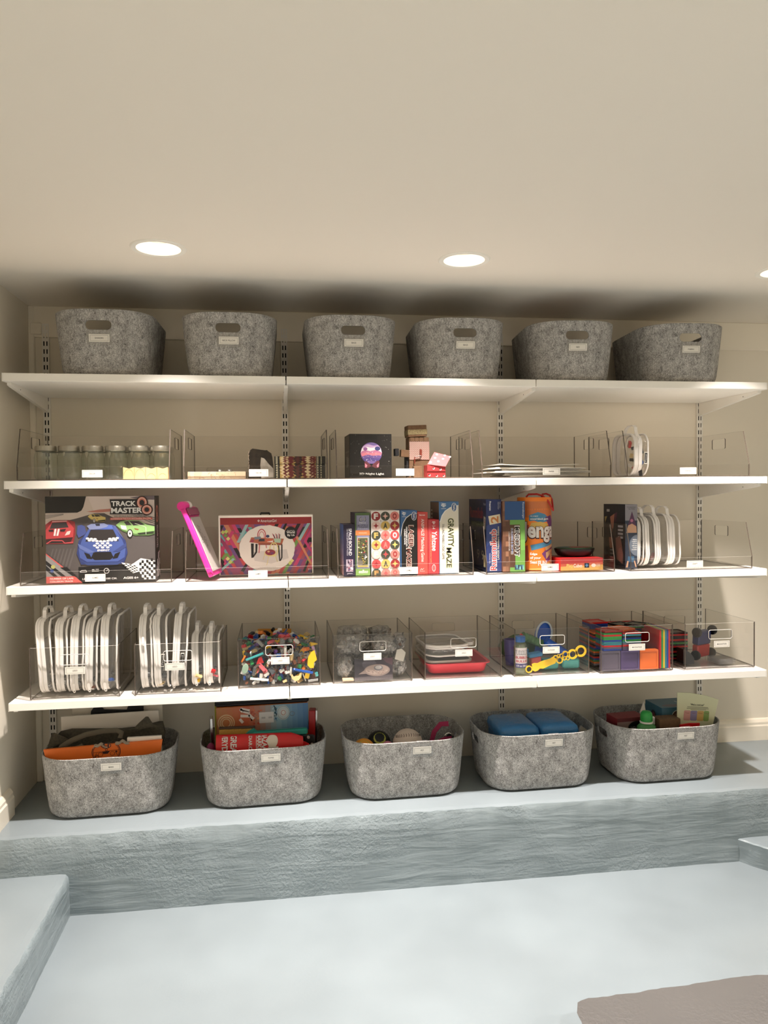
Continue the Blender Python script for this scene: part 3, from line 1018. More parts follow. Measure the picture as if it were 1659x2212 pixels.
# agate bookend
AG = mat('black_agate', (26, 22, 18), .3, vary=(60, (44, 36, 28)), bump=(90, .3, .002))
AGG = mat('grey_agate', (120, 112, 100), .35, vary=(40, (150, 142, 130)))
o = thing('agate_bookend', 'black and grey agate bookend with a rough rind', 'bookend', (.767, -.40, Z2))
out = [(.0, 0), (.052, 0), (.052, .0), (.088, .002), (.0875, .034), (.0835, .074), (.080, .087), (.070, .094), (.066, .098), (.058, .0975), (.036, .1005), (.016, .1035), (.009, .099), (.003, .084), (.0, .06)]
out = [p for i, p in enumerate(out) if i != 2]
MB().plate(out, (), .05, FRONT(0, 0, 0)).build('stone', AG, o)
MB().plate([(.045, .001), (.087, .003), (.0865, .034), (.071, .05), (.056, .069), (.045, .073), (.042, .045)], (), .002, FRONT(0, -.0021, 0)).build('grey_heart', AGG, o)
m = MB()
for k in range(22):
    z = .022+k*.0034
    m.ball((.003+.004*noise.noise(Vector((k*1.7, 0, 0))), -.001, z), .0014+.0016*random.random(), .0015, .0022, 7, 4)
m.build('crystal_rind', mat('crystal', (118, 104, 86), .4), o, smooth=60)
# ikat box
o = thing('ikat_box', 'small maroon, cream and black ikat patterned box with lid', 'box', (.945, -.375, Z2))
MB().box(-.087, .087, -.045, .045, 0, .048, b=.001).build('base', mat('ikat_black', (24, 22, 20), .3), o)
l = MB().box(-.0878, .0878, -.0458, .0458, .0488, .0755, b=.0015).build('lid', mat('ikat_black', (24, 22, 20), .3), o)
def ikat(A, y0, y1):
    A.rect(0, 0, 480, 210, (28, 24, 20))
    A.rect(50, 0, 390, 210, (196, 158, 70))
    R = random.Random(3)
    def zig(xc, wd, col):
        L, Rr = [], []
        for k in range(15):
            y = 210*k/14
            d = 14*math.sin(k*1.9+xc)
            ww = wd*(.6+.5*abs(math.sin(y/210*PI*1.0+.3)))
            L.append((xc-ww/2+d+R.uniform(-5, 5), y)); Rr.append((xc+ww/2+d+R.uniform(-5, 5), y))
        A.poly(L+Rr[::-1], col)
    for xc, wd, c in ((100, 80, (232, 206, 150)), (100, 26, (110, 26, 28)), (155, 56, (112, 24, 26)), (225, 84, (44, 34, 26)), (220, 40, (96, 40, 34)), (285, 50, (112, 24, 26)), (330, 70, (234, 208, 152)), (345, 26, (110, 26, 28)), (375, 34, (112, 24, 26))):
        zig(xc, wd, c)
    for xc in (18, 410, 440):
        for k in range(6):
            A.ell(xc, 18+k*36, 6, 14, (200, 190, 150), 8, up=False)
        A.k += 1
    A.rect(26, 0, 30, 210, (210, 200, 170)); A.rect(398, 0, 402, 210, (210, 200, 170))
A = Art((0, 73, 480, 210), .174, .048); ikat(A, 73, 210)
# clip the pattern to the base by scaling the whole pattern into its height
A.px = (0, 0, 480, 210); A = Art((0, 0, 480, 210), .174, .0475); ikat(A, 0, 210); A.build('pattern', o, FRONT(-.087, -.0452, .0003))
A = Art((0, 0, 480, 210), .1756, .026); ikat(A, 0, 210); A.build('pattern', l, FRONT(-.0878, -.046, .0492))

# night-light carton
def carton(name, label, w, d, h, col, loc, rz=0.0, rough=.45, group=None, ry=0.0, rx=0.0, cat='box', bev=.0008):
    o = thing(name, label, cat, loc, (rx, ry, rz), group)
    MB().box(-w/2, w/2, 0, d, 0, h, b=bev).build('carton', mat(name+'_board', col, rough), o)
    return o
o = carton('night_light_box', 'black carton picturing a glowing purple planet lamp', .149, .14, .153, (26, 23, 20), (1.1915, -.424, Z2), .035)
A = Art((160, 240, 764, 868), .149, .153)
A.rect(162, 242, 762, 866, (30, 26, 23))
R = random.Random(5)
for k in range(46):
    r = R.uniform(1.2, 3.4)
    A.ell(R.uniform(175, 750), R.uniform(255, 855), r, r, (230, 226, 216), 6, up=False)
A.k += 1
A.poly([(380, 270), (560, 262), (556, 348), (540, 352), (538, 322), (384, 320)], (20, 18, 16))
A.ell(470, 515, 153, 153, (120, 96, 160), 40)
def band(y0, y1, col, amp=10, ph=0):
    up, dn = [], []
    for k in range(17):
        x = 317+306*k/16
        for yy, L in ((y0, up), (y1, dn)):
            y = yy+amp*math.sin(k*.7+ph)-18*math.sin(PI*k/16)
            lim = math.sqrt(max(0, 152**2-(x-470)**2))
            y = max(515-lim, min(515+lim, y))
            L.append((x, y))
    A.poly(up+dn[::-1], col)
band(380, 420, (150, 92, 160), 8)
band(415, 455, (196, 160, 205), 10, 1)
band(448, 500, (240, 226, 226), 9, 2)
band(495, 530, (196, 110, 150), 8, 3)
band(525, 570, (226, 120, 136), 9, 2.4)
band(562, 600, (112, 84, 150), 8, 1.2)
band(600, 640, (86, 70, 140), 6, .2)
A.ell(560, 450, 40, 30, (70, 74, 130), 14); A.ell(385, 455, 30, 24, (150, 84, 150), 12)
for k in range(26):
    a, q = R.uniform(0, 2*PI), R.uniform(0, 140)
    A.ell(470+q*math.cos(a), 560+q*.6*math.sin(a), 4, 4, (236, 226, 240), 6, up=False)
A.k += 1
A.poly([(370, 640), (395, 630), (470, 690), (560, 620), (588, 636), (575, 720), (540, 735), (470, 705), (400, 735), (372, 725)], (110, 50, 60))
A.poly([(378, 660), (410, 690), (400, 720), (378, 720)], (236, 130, 150)); A.poly([(580, 655), (545, 690), (550, 720), (575, 715)], (236, 130, 150))
A.poly([(450, 680), (470, 668), (492, 680), (470, 704)], (20, 18, 18))
A.text('3D Night Light', 296, 798, 650, 838, (248, 246, 240), bold=.012)
A.build('front_print', o, FRONT(-.0745, -.0001, 0))
A = Art((0, 0, 100, 160), .14, .153)
A.rect(6, 5, 94, 155, (52, 48, 46)); A.rect(40, 80, 62, 120, (150, 146, 140)); A.rect(66, 86, 88, 116, (120, 116, 112)); A.rect(20, 60, 88, 66, (110, 106, 100))
A.build('side_print', o, LEFTF(-.0746, .14, 0))

# cardboard robot
CARD = mat('corrugated_card', (112, 84, 58), .8, vary=(120, (100, 74, 50)), bump=(200, .2, .001))
CARDD = mat('card_edge', (104, 74, 50), .85)
o = thing('cardboard_robot', 'cardboard robot with a red checked belly and a raised box head', 'robot', (1.380, -.305, Z2+.0004), (0, 0, .05))
MB().box(-.038, .036, -.03, .03, .0, .148, b=.0015).build('body', CARD, o)
h = MB().box(-.036, .034, -.034, .026, .150, .192, b=.0015).build('head', CARD, o, rot=(0, -.04, 0))
b = MB().box(-.0368, .0348, -.0352, .0268, .158, .176).build('paper_band', mat('newsprint', (160, 146, 104), .8, vary=(400, (96, 80, 56))), h)
A = Art((0, 0, 100, 100), .074, .066)
A.rect(0, 0, 100, 100, (190, 166, 152))
for i in range(21):
    for j in range(19):
        if (i+j) % 2 == 0:
            x, y = 2.5+i*4.8, 2.5+j*5.3
            A.poly([(x-2.2, y), (x, y-2.4), (x+2.2, y), (x, y+2.4)], (170, 44, 38), up=False)
A.k += 1
bp = MB().plate([(-.0375, .066), (.0365, .066), (.0365, .132), (-.0375, .132)], (), .0012, FRONT(0, -.0322, 0)).build('belly_paper', PAPER, o)
A.build('check_print', bp, FRONT(-.0375, -.0323, .066))
m = MB()
for k in range(4):
    m.box(-.034+k*.017, -.021+k*.017, -.0325, -.0305, .133, .147)
m.build('card_flaps', CARD, o)
a = MB().box(-.074, -.039, -.03, -.005, .073, .099, b=.001).build('arm', CARD, o, rot=(0, .06, 0))
MB().box(-.089, -.0748, -.032, -.002, .082, .108, b=.001).build('hand', mat('black_card', (20, 20, 22), .8), a, rot=(0, -.08, 0))
MB().box(-.046, -.0385, -.02, .02, .03, .085).build('side_strip', mat('black_card', (20, 20, 22), .8), o)
MB().box(-.028, .004, -.058, -.0335, .0008, .042, b=.001).build('foot_block', CARD, o)
MB().tube([(-.02, -.038, .052), (-.02, -.040, .076), (.004, -.040, .08), (.006, -.038, .098)], .0022, 6).build('straw', mat('brown_straw', (120, 54, 40), .4), o)
MB().box(.0, .008, -.0362, -.0342, .08, .104).build('buckle', mat('brown_straw', (120, 54, 40), .4), o)

# red paper die
RED = mat('red_card', (166, 36, 40), .6)
o = thing('paper_die', 'red paper cube with punched dots and an open flap, beside the robot', 'paper cube', (1.424, -.418, Z2))
MB().box(-.033, .033, -.012, .05, 0, .044, b=.0006).build('cube', RED, o)
A = Art((0, 0, 100, 70), .066, .044)
for x, y in ((35, 20), (72, 26), (12, 58), (52, 62), (90, 62)):
    A.ell(x, y, 6, 6, (250, 246, 240), 14); A.ell(x-1.5, y-2, 5, 4.2, (80, 30, 28), 12)
A.build('dot_print', o, FRONT(-.033, -.0121, 0))
fl = MB().plate([(-.036, -.002), (.028, -.012), (.052, .03), (-.006, .048)], (), .001, FRONT(0, 0, 0)).build('flap', RED, o, loc=(.004, -.012, .048), rot=(-.5, 0, 0))
A = Art((-40, -50, 55, 15), .095, .065)
for x, y in ((-24, -6), (4, -10), (-6, -24), (22, -20), (2, -38), (30, -34), (48, -28)):
    A.ell(x, y, 4, 3.4, (250, 246, 240), 12); A.ell(x-1, y-1, 3.2, 2.4, (80, 30, 28), 10)
A.build('dot_print', fl, FRONT(-.040, -.0001, -.015))

# paper sheets
SHEET = mat('white_paper', (222, 218, 209), .7)
R = random.Random(11)
for k in range(9):
    w, d = R.choice([(.36, .21), (.3, .21), (.40, .215), (.28, .2)]), 0
    w, d = w
    nx = 12
    m = MB()
    th = .0022+.0012*(k % 3 == 0)
    c1, c2 = 0, .0012
    pts = [(-w/2+w*i/nx, c2*math.sin(PI*i/nx)+(.007*((i/nx-.5)**2)*4 if k == 8 else 0)) for i in range(nx+1)]
    m.plate(pts+[(x, z+th) for x, z in pts[::-1]], (), d, FRONT(0, -d/2, 0))
    o = put('paper_sheet', m.mesh('paper_sheet', SHEET), None, (1.815+R.uniform(-.02, .03)-(.02 if k > 6 else 0), -.312+R.uniform(-.004, .004), Z2+.0004+k*.0047), (0, 0, R.uniform(-.06, .06)))
    tag(o, 'white paper sheaf, layer %s of the loose stack in the PAPER bin' % ['one', 'two', 'three', 'four', 'five', 'six', 'seven', 'eight', 'nine'][k], 'paper', 'loose papers in the PAPER bin')

# clear pouch in the LEARNING bin
pouch(2.192, -.375, Z2, .06, .2, .165, .012, 'clear zip pouch of craft bits standing in the LEARNING bin', 'clear zip pouches', band=.03, pull=.86, tagged=True, hy=.02)
R = random.Random(21)
BITS = ['black', 'red', 'white', 'blue', 'black', 'tan', 'dark grey']
for k in range(9):
    c = BITS[k % 7]
    brick((2.232+R.uniform(-.012, .006), -.352+(k % 3)*.05, Z2+.012+.0145*(k)), (R.uniform(0, 3), R.uniform(0, 3), R.uniform(0, 3)), [7, 0, 1, 5][k % 4], c, 'small %s craft piece inside the zip pouch of the LEARNING bin' % c, 'craft pieces in the LEARNING pouch', 1.0)
# ================================================================ THIRD SHELF: games
# --- racing car set
o = carton('racing_set_box', 'big racing set box picturing a blue sports car among smaller cars', .353, .105, .2895, (24, 22, 22), (.2755, -.40, Z3), .01)
A = Art((38, 60, 1392, 1120), .353, .2895)
A.poly([(38, 62), (1390, 62), (1390, 1120), (38, 1120)], (88, 80, 78))                       # asphalt
A.poly([(38, 62), (1390, 62), (1390, 420), (900, 340), (760, 270), (640, 270), (420, 330), (38, 420)], (216, 196, 182))
A.poly([(560, 62), (1390, 62), (1390, 330), (1000, 300), (820, 255), (640, 262)], (226, 206, 196))
A.poly([(1080, 80), (1230, 62), (1390, 62), (1390, 110), (1200, 105)], (120, 104, 110))
A.poly([(540, 250), (700, 225), (850, 215), (850, 250), (680, 262)], (200, 120, 100))
for k in range(4):
    A.poly([(38, 285+k*14), (260, 270+k*4), (260, 274+k*4), (38, 292+k*14)], (150, 140, 134), up=False)
    A.poly([(1100, 250+k*14), (1390, 330+k*24), (1390, 342+k*24), (1100, 254+k*14)], (120, 110, 110), up=False)
A.k += 1
A.poly([(620, 300), (740, 300), (1390, 620), (1390, 1120), (300, 1120), (430, 500)], (92, 84, 82))
for k in range(7):
    x = 120+k*44
    A.poly([(x, 700), (x+12, 700), (x-60, 960), (x-90, 960)], (104, 96, 94), up=False)
A.k += 1
A.poly([(430, 930), (1390, 900), (1390, 1120), (430, 1120)], (28, 25, 26))
A.poly([(38, 62), (540, 62), (505, 190), (480, 235), (430, 260), (38, 262)], (28, 25, 22))
def car(A, cx, cy, w, h, col, dark, glass=(52, 46, 46), tilt=0.0):
    """front three-quarter view of a toy racing car"""
    def q(x, y):
        return (cx+w*x, cy+h*y+tilt*w*x)
    def pl(pts, c):
        A.poly([q(x, y) for x, y in pts], c)
    pl([(-.42, .46), (.42, .46), (.5, .2), (.46, -.1), (.36, -.22), (.22, -.44), (-.22, -.44), (-.36, -.22), (-.46, -.1), (-.5, .2)], dark)
    pl([(-.24, -.42), (.24, -.42), (.4, -.1), (.46, .1), (.44, .3), (.3, .4), (-.3, .4), (-.44, .3), (-.46, .1), (-.4, -.1)], col)
    pl([(-.2, -.46), (.2, -.46), (.22, -.38), (-.22, -.38)], [min(255, c*1.2) for c in col])
    pl([(-.22, -.36), (.22, -.36), (.33, -.08), (-.33, -.08)], glass)
    pl([(-.17, .17), (.17, .17), (.22, .3), (.15, .36), (-.15, .36), (-.22, .3)], (34, 30, 32))
    pl([(-.36, .17), (-.25, .22), (-.2, .34), (-.3, .32)], (34, 30, 32))
    pl([(.36, .17), (.25, .22), (.2, .34), (.3, .32)], (34, 30, 32))
    pl([(-.44, .36), (-.3, .42), (.3, .42), (.44, .36), (.3, .48), (-.3, .48)], [c*.8 for c in col])
def side_car(A, x0, y0, x1, y1, col, dark, flip=False):
    """rear three-quarter racing car with one wheel showing"""
    def q(x, y):
        x = 1-x if flip else x
        return (x0+(x1-x0)*x, y0+(y1-y0)*y)
    A.poly([q(.02, .3), q(.14, .08), (q(.34, 0)), q(.62, .04), q(.8, .26), q(1, .38), q(1, .78), q(.86, .86), q(.5, .86), q(.18, .6)], dark)
    A.poly([q(.02, .26), q(.14, .06), q(.34, 0), q(.62, .04), q(.8, .26), q(1, .36), q(1, .6), q(.86, .72), q(.5, .76), q(.18, .52)], col)
    A.poly([q(.36, .05), q(.6, .06), q(.76, .26), q(.46, .3)], (56, 50, 50))
    A.poly([q(.22, .08), q(.33, .05), q(.42, .28), q(.28, .28)], (64, 58, 56))
    A.poly([q(.56, .72), q(.98, .62), q(.98, .76), q(.6, .82)], (50, 60, 40))
    A.poly([q(.48, .44), q(.6, .5), q(.58, .56), q(.5, .52)], (150, 90, 50))
    c = q(.37, .74)
    rx, ry = abs(x1-x0)*.075, abs(y1-y0)*.24
    A.ell(c[0], c[1], rx, ry, (30, 28, 28)); A.ell(c[0], c[1], rx*.72, ry*.78, (210, 206, 200)); A.ell(c[0], c[1], rx*.25, ry*.25, (70, 66, 64))
# yellow car
side_car(A, 552, 280, 776, 392, (226, 196, 92), (150, 124, 50))
# red car
A.poly([(40, 400), (110, 352), (330, 350), (398, 372), (404, 520), (372, 640), (40, 640)], (150, 30, 36))
A.poly([(40, 470), (100, 400), (120, 358), (310, 356), (345, 400), (385, 450), (372, 560), (300, 585), (40, 585)], (206, 50, 56))
A.poly([(88, 455), (120, 380), (292, 374), (320, 440)], (62, 54, 56))
A.poly([(40, 580), (370, 560), (340, 630), (60, 632), (40, 640)], (70, 30, 34))
A.poly([(70, 605), (110, 590), (240, 590), (280, 622), (60, 628)], (40, 34, 36)); A.line([(45, 636), (110, 598), (240, 600), (270, 632), (372, 622)], 12, (220, 70, 76))
A.poly([(150, 455), (172, 455), (158, 540), (134, 540)], (244, 238, 234)); A.poly([(190, 455), (212, 455), (192, 540), (168, 540)], (244, 238, 234))
A.poly([(270, 540), (300, 490), (345, 480), (330, 525)], (236, 210, 200)); A.poly([(76, 465), (132, 462), (136, 490), (80, 490)], (60, 40, 44)); A.poly([(215, 465), (290, 455), (270, 490), (220, 490)], (60, 40, 44))
A.line([(120, 366), (300, 362)], 8, (240, 200, 196))
# green car
side_car(A, 895, 360, 1388, 585, (142, 190, 104), (86, 124, 60))
A.poly([(960, 420), (1030, 430), (1040, 480), (975, 470)], (226, 234, 214)); A.line([(1140, 400), (1280, 450), (1280, 540)], 5, (220, 236, 200))
# blue car
A.poly([(430, 420), (480, 410), (520, 430), (540, 520), (440, 570), (420, 520)], (70, 84, 150)); A.poly([(800, 405), (850, 415), (900, 430), (1000, 590), (1030, 640), (900, 600)], (84, 98, 160))
car(A, 730, 660, 630, 520, (70, 94, 168), (48, 62, 124))
A.poly([(545, 425), (600, 400), (760, 395), (815, 420), (790, 442), (700, 465), (580, 470)], (128, 140, 186)); A.poly([(648, 402), (706, 400), (706, 426), (660, 426)], (44, 44, 54))
A.poly([(430, 640), (640, 750), (560, 760), (450, 700)], (96, 116, 184)); A.poly([(1030, 640), (860, 750), (940, 745), (1030, 690)], (60, 76, 140))
for r_, (n, yy) in enumerate(((9, 596), (8, 618), (3, 642), (4, 668), (3, 692))):
    for i in range(n):
        x = 735+(i-(n-1)/2)*(46 if n > 5 else 64)
        if n > 5 and abs(x-735) < 70 and r_ == 0:
            continue
        y = yy-(abs(x-735)*.09 if n > 5 else 0)
        A.poly(circ(x, y, 24, 14, 6), (240, 238, 236), up=False)
A.k += 1
A.text('ENERGY', 668, 714, 826, 740, (240, 238, 240), bold=.03, shear=.2)
# checkered flag
A.poly([(965, 885), (1040, 895), (1090, 910), (1120, 895), (1210, 835), (1390, 870), (1390, 1100), (1230, 1100), (1190, 1000), (1110, 1020), (1040, 960)], (240, 238, 232))
for i in range(7):
    for j in range(7):
        if (i+j) % 2:
            x, y = 1190+i*29, 850+j*36+12*math.sin(i*.9)
            A.poly([(x, y), (x+29, y+4), (x+27, y+40), (x-2, y+36)], (36, 32, 32), up=False)
            x, y = 985+i*26, 890+j*16+i*6
            if y < 1005 and i > j-2:
                A.poly([(x, y), (x+26, y+4), (x+30, y+18), (x+4, y+14)], (36, 32, 32), up=False)
A.k += 1
# title
A.poly([(832, 100), (1170, 100), (1180, 190), (1250, 195), (1240, 290), (832, 285), (850, 190)], (36, 32, 34))
for cx, cy, rx, ry in ((1235, 145, 62, 72), (1295, 232, 62, 58)):
    A.ell(cx, cy, rx+14, ry+12, (36, 32, 34)); A.ell(cx, cy, rx, ry, (226, 120, 92)); A.ring(cx, cy, rx*.86, ry*.86, 6, (250, 236, 226)); A.ell(cx, cy, rx*.5, ry*.5, (44, 40, 44))
A.text('TRACK', 852, 122, 1160, 186, (248, 246, 242), bold=.035)
A.text('MASTER', 848, 204, 1238, 272, (248, 246, 242), bold=.035)
A.text('HO SCALE SLOT RACING SET', 890, 300, 1300, 318, (90, 80, 80))
A.rect(835, 328, 1362, 356, (216, 96, 84)); A.text('EXPERIENCE THE FUN ANYWHERE ANYTIME', 850, 334, 1345, 350, (250, 226, 216))
# corner panel and footer
A.poly([(38, 760), (470, 1120), (38, 1120)], (150, 146, 144)); A.poly([(38, 840), (300, 1060), (250, 1060), (38, 890)], (30, 28, 30)); A.poly([(38, 900), (200, 1060), (150, 1060), (38, 960)], (30, 28, 30))
A.poly([(38, 752), (40, 770), (390, 1060), (415, 1060)], (226, 84, 76)); A.ell(125, 920, 26, 24, (190, 186, 90)); A.ell(110, 970, 22, 22, (60, 84, 150))
A.poly([(210, 930), (290, 925), (420, 1050), (380, 1050)], (30, 28, 30))
A.poly([(38, 1040), (385, 1040), (480, 1120), (38, 1120)], (226, 84, 76))
A.text('NUMBER OF LAPS', 84, 1056, 370, 1076, (250, 236, 230), bold=.02); A.text('COLLISION TRACK', 84, 1090, 368, 1110, (250, 236, 230), bold=.02)
A.text('LENGTH: 145 x 100 CM.', 480, 1066, 910, 1088, (236, 232, 228), bold=.02); A.text('AGES 6+', 988, 1060, 1178, 1088, (240, 236, 232), bold=.03)
A.line([(452, 992), (470, 972), (525, 970), (536, 992), (452, 992)], 6, (236, 232, 228)); A.rect(600, 960, 632, 968, (236, 232, 228)); A.rect(645, 958, 685, 964, (236, 232, 228)); A.rect(600, 978, 685, 986, (236, 232, 228))
A.ring(780, 982, 34, 34, 6, (236, 232, 228)); A.line([(780, 985), (796, 966)], 6, (236, 232, 228))
A.build('front_print', o, FRONT(-.1765, -.0001, 0))
A = Art((0, 0, 60, 290), .105, .2895)
A.rect(2, 2, 58, 288, (30, 26, 26)); A.ell(30, 50, 14, 18, (226, 120, 92)); A.ell(30, 50, 7, 10, (40, 36, 38)); A.ell(30, 78, 14, 14, (226, 120, 92)); A.ell(30, 78, 7, 7, (40, 36, 38))
A.text('TRACK MASTER', 22, 100, 40, 180, (240, 236, 232), rot=90, bold=.03)
A.poly([(30, 200), (58, 190), (58, 280), (8, 280)], (220, 216, 212))
for i in range(4):
    for j in range(4):
        if (i+j) % 2:
            A.rect(14+i*11, 200+j*20, 25+i*11, 220+j*20, (36, 32, 32), up=False)
A.build('side_print', o, RIGHTF(.1766, 0, 0))

# --- pink drawing board
o = thing('drawing_board', 'pink magnetic drawing board leaning against the patterned doll furniture box', 'drawing board', (.634, -.425, Z3+.0015), (0, -.385, -.14))
PINK = mat('hot_pink_plastic', (232, 54, 150), .3)
MB().box(0, .017, 0, .15, .006, .262, b=.003).build('frame', PINK, o)
MB().box(.0172, .020, .012, .138, .022, .222, b=.001).build('drawing_sheet', mat('drawing_sheet', (186, 180, 176), .3), o)
MB().box(.0172, .024, .004, .146, .228, .256, b=.003).build('tool_tray', mat('magenta_clear', (150, 60, 100), .25), o)
MB().lathe([(.014, 0), (.016, .003), (.016, .05), (.013, .053)], 20, M=Matrix.Translation((.008, .0, .268)) @ Matrix.Rotation(-PI/2, 4, 'X')).build('roller', PINK, o, smooth=40)
MB().lathe([(.0165, 0), (.0165, .03)], 20, M=Matrix.Translation((.008, .054, .268)) @ Matrix.Rotation(-PI/2, 4, 'X')).build('roller_cap', mat('white_plastic', (240, 236, 232), .3), o, smooth=40)
A = Art((0, 0, 100, 120), .11, .19)
R = random.Random(9)
for k in range(9):
    A.ring(20+R.uniform(0, 60), 20+R.uniform(0, 70), R.uniform(5, 12), R.uniform(4, 10), 1.2, (90, 84, 82), 14, up=False)
A.build('doodle_print', o, RIGHTF(.0203, .02, .03))

# --- patterned doll furniture box
o = carton('doll_furniture_box', 'red and multicolour patterned box picturing a small table and chairs', .338, .09, .2155, (238, 230, 220), (.8245, -.285, Z3), .015)
A = Art((82, 84, 1572, 1010), .338, .2155)
A.rect(108, 118, 1552, 226, (166, 22, 30))
A.rect(108, 224, 1552, 1000, (150, 62, 110))
# woven diagonal pattern: slanting parallelograms mirrored about the middle
CW = [(205, 52, 56), (168, 56, 110), (118, 74, 140), (216, 36, 110), (92, 178, 176), (236, 128, 70), (190, 206, 70), (116, 160, 60), (34, 26, 28), (170, 70, 90), (226, 216, 130), (140, 60, 120)]
R = random.Random(31)
CWT = [0, 1, 2, 0, 1, 2, 3, 9, 11, 0, 2, 1, 5, 9, 11, 4, 2, 0, 7, 8]
for side in (0, 1):
    for col in range(-10, 14):
        row, y0 = 0, 224-R.randint(0, 90)
        while y0 < 1000:
            hh = R.choice([70, 110, 160])
            c = CW[CWT[R.randrange(len(CWT))]]
            ya, yb = max(y0, 224), min(y0+hh, 1000)
            if yb > ya:
                f = lambda x, y: (x+(y-224)*.55, y) if side == 0 else (1660-x-(y-224)*.55, y)
                x0 = 108+col*58
                pts = [f(x0, ya), f(x0+58, ya), f(x0+58, yb), f(x0, yb)]
                lo, hi = (108, 830) if side == 0 else (830, 1552)
                pts = [(min(max(x, lo), hi), y) for x, y in pts]
                if max(p[0] for p in pts)-min(p[0] for p in pts) > 8:
                    A.raw(pts, [(0, 1, 2, 3)], c, False)
            y0 += hh
A.k += 1
for pts, c in (([(160, 228), (235, 228), (400, 540), (400, 640)], (222, 130, 84)), ([(1290, 430), (1330, 420), (1552, 850), (1540, 890)], (222, 130, 84)), ([(500, 228), (550, 228), (410, 510), (360, 500)], (150, 190, 190)), ([(1480, 218), (1530, 218), (1370, 490), (1330, 470)], (150, 190, 190)),
               ([(112, 600), (280, 320), (330, 330), (112, 720)], (214, 34, 110)), ([(112, 410), (190, 500), (300, 690), (260, 720), (112, 480)], (168, 40, 100)), ([(120, 900), (300, 740), (330, 760), (130, 940)], (140, 190, 190)), ([(112, 340), (165, 235), (112, 235)], (34, 26, 28)), ([(112, 720), (170, 800), (140, 850), (112, 800)], (34, 26, 28)), ([(420, 940), (500, 830), (530, 850), (470, 960)], (34, 26, 28)), ([(1400, 970), (1480, 800), (1500, 830), (1440, 980)], (34, 26, 28)), ([(1080, 300), (1130, 218), (1160, 218), (1120, 320)], (34, 26, 28)),
               ([(1420, 500), (1552, 280), (1552, 340), (1470, 500), (1552, 640), (1552, 700)], (214, 34, 110))):
    A.poly(pts, c)
for k in range(10):   # lime checks
    x, y = [(150, 340), (190, 390), (230, 440), (200, 330), (180, 700), (220, 750), (260, 800), (150, 740), (1230, 800), (1200, 840)][k]
    A.poly([(x, y-34), (x+34, y), (x, y+34), (x-34, y)], [(200, 210, 80), (120, 160, 60), (228, 216, 120)][k % 3])
R = random.Random(4)
A.poly([(840+(440+R.uniform(-6, 6))*math.cos(2*PI*k/60), 600+(360+R.uniform(-5, 5))*math.sin(2*PI*k/60)) for k in range(60)], (238, 226, 216))
A.poly([(600, 650), (1150, 620), (1180, 760), (900, 840), (640, 790)], (214, 202, 196))
A.ring(755, 400, 70, 105, 16, (206, 70, 84)); A.ring(755, 410, 44, 76, 10, (206, 70, 84))
A.poly([(560, 500), (590, 425), (1105, 455), (1080, 530), (700, 520)], (190, 96, 56)); A.poly([(700, 520), (1080, 530), (1075, 555), (700, 545)], (150, 66, 40))
A.poly([(640, 420), (740, 415), (745, 455), (640, 460)], (120, 130, 146)); A.poly([(570, 500), (600, 450), (640, 470), (620, 505)], (170, 50, 80)); A.poly([(700, 490), (720, 452), (800, 450), (800, 490)], (60, 56, 70)); A.poly([(840, 500), (850, 468), (935, 470), (930, 510)], (236, 216, 206)); A.poly([(820, 470), (930, 460), (930, 480), (820, 500)], (220, 90, 50))
A.ell(850, 412, 28, 22, (50, 60, 100)); A.poly([(940, 445), (1065, 455), (1050, 520), (960, 510)], (170, 200, 170))
for k in range(9):
    A.line([(960+k*11, 450), (925+k*17, 372+(k % 3)*14)], 9, [(190, 40, 70), (60, 60, 70), (240, 230, 226)][k % 3], False)
A.k += 1
for pts in ([(585, 520), (630, 522), (622, 740), (590, 745)], [(655, 528), (690, 530), (680, 660), (622, 740), (600, 740), (655, 650)], [(1005, 560), (1030, 556), (1045, 800), (1030, 805)], [(1062, 545), (1082, 545), (1080, 750), (1050, 805), (1040, 790), (1060, 740)]):
    A.poly(pts, (36, 28, 28))
A.line([(720, 540), (710, 670)], 14, (206, 80, 90)); A.line([(820, 545), (828, 596)], 12, (206, 80, 90))
A.ring(945, 620, 72, 110, 14, (230, 208, 120)); A.line([(945, 520), (945, 720)], 10, (230, 208, 120))
A.ell(888, 672, 92, 56, (228, 204, 116)); A.ell(888, 664, 80, 46, (150, 36, 64)); A.ell(860, 650, 20, 14, (230, 170, 120)); A.ell(915, 676, 22, 14, (110, 50, 110))
for a, b in (((800, 690), (775, 776)), ((865, 720), (830, 860)), ((960, 700), (1000, 815)), ((925, 700), (940, 740))):
    A.line([a, b], 8, (230, 208, 120), False)
A.k += 1
A.ell(1216, 366, 96, 96, (26, 22, 24), 36)
A.text('As seen in', 1160, 318, 1272, 336, (240, 236, 230)); A.text('World', 1150, 338, 1280, 374, (246, 242, 236), bold=.025); A.text('By Us', 1162, 384, 1276, 424, (246, 242, 236), bold=.025)
A.star4(710, 170, 22, (246, 240, 234), .5); A.ell(710, 170, 7, 7, (166, 22, 30), 10)
A.text('AmericanGirl', 740, 150, 990, 192, (246, 240, 234))
A.text('The Courtyard Dining Table & Chairs Set', 716, 890, 972, 902, (110, 100, 96)); A.text('Ensemble table et chaises de jardin', 690, 912, 1006, 922, (110, 100, 96)); A.text('8+', 1486, 926, 1530, 950, (240, 230, 224))
A.build('front_print', o, FRONT(-.169, -.0001, 0))
MB().tube([(-.02, .045, .2158), (-.018, .045, .222), (.012, .045, .222), (.014, .045, .2158)], .004, 6).build('carry_handle', BLACKP, o)

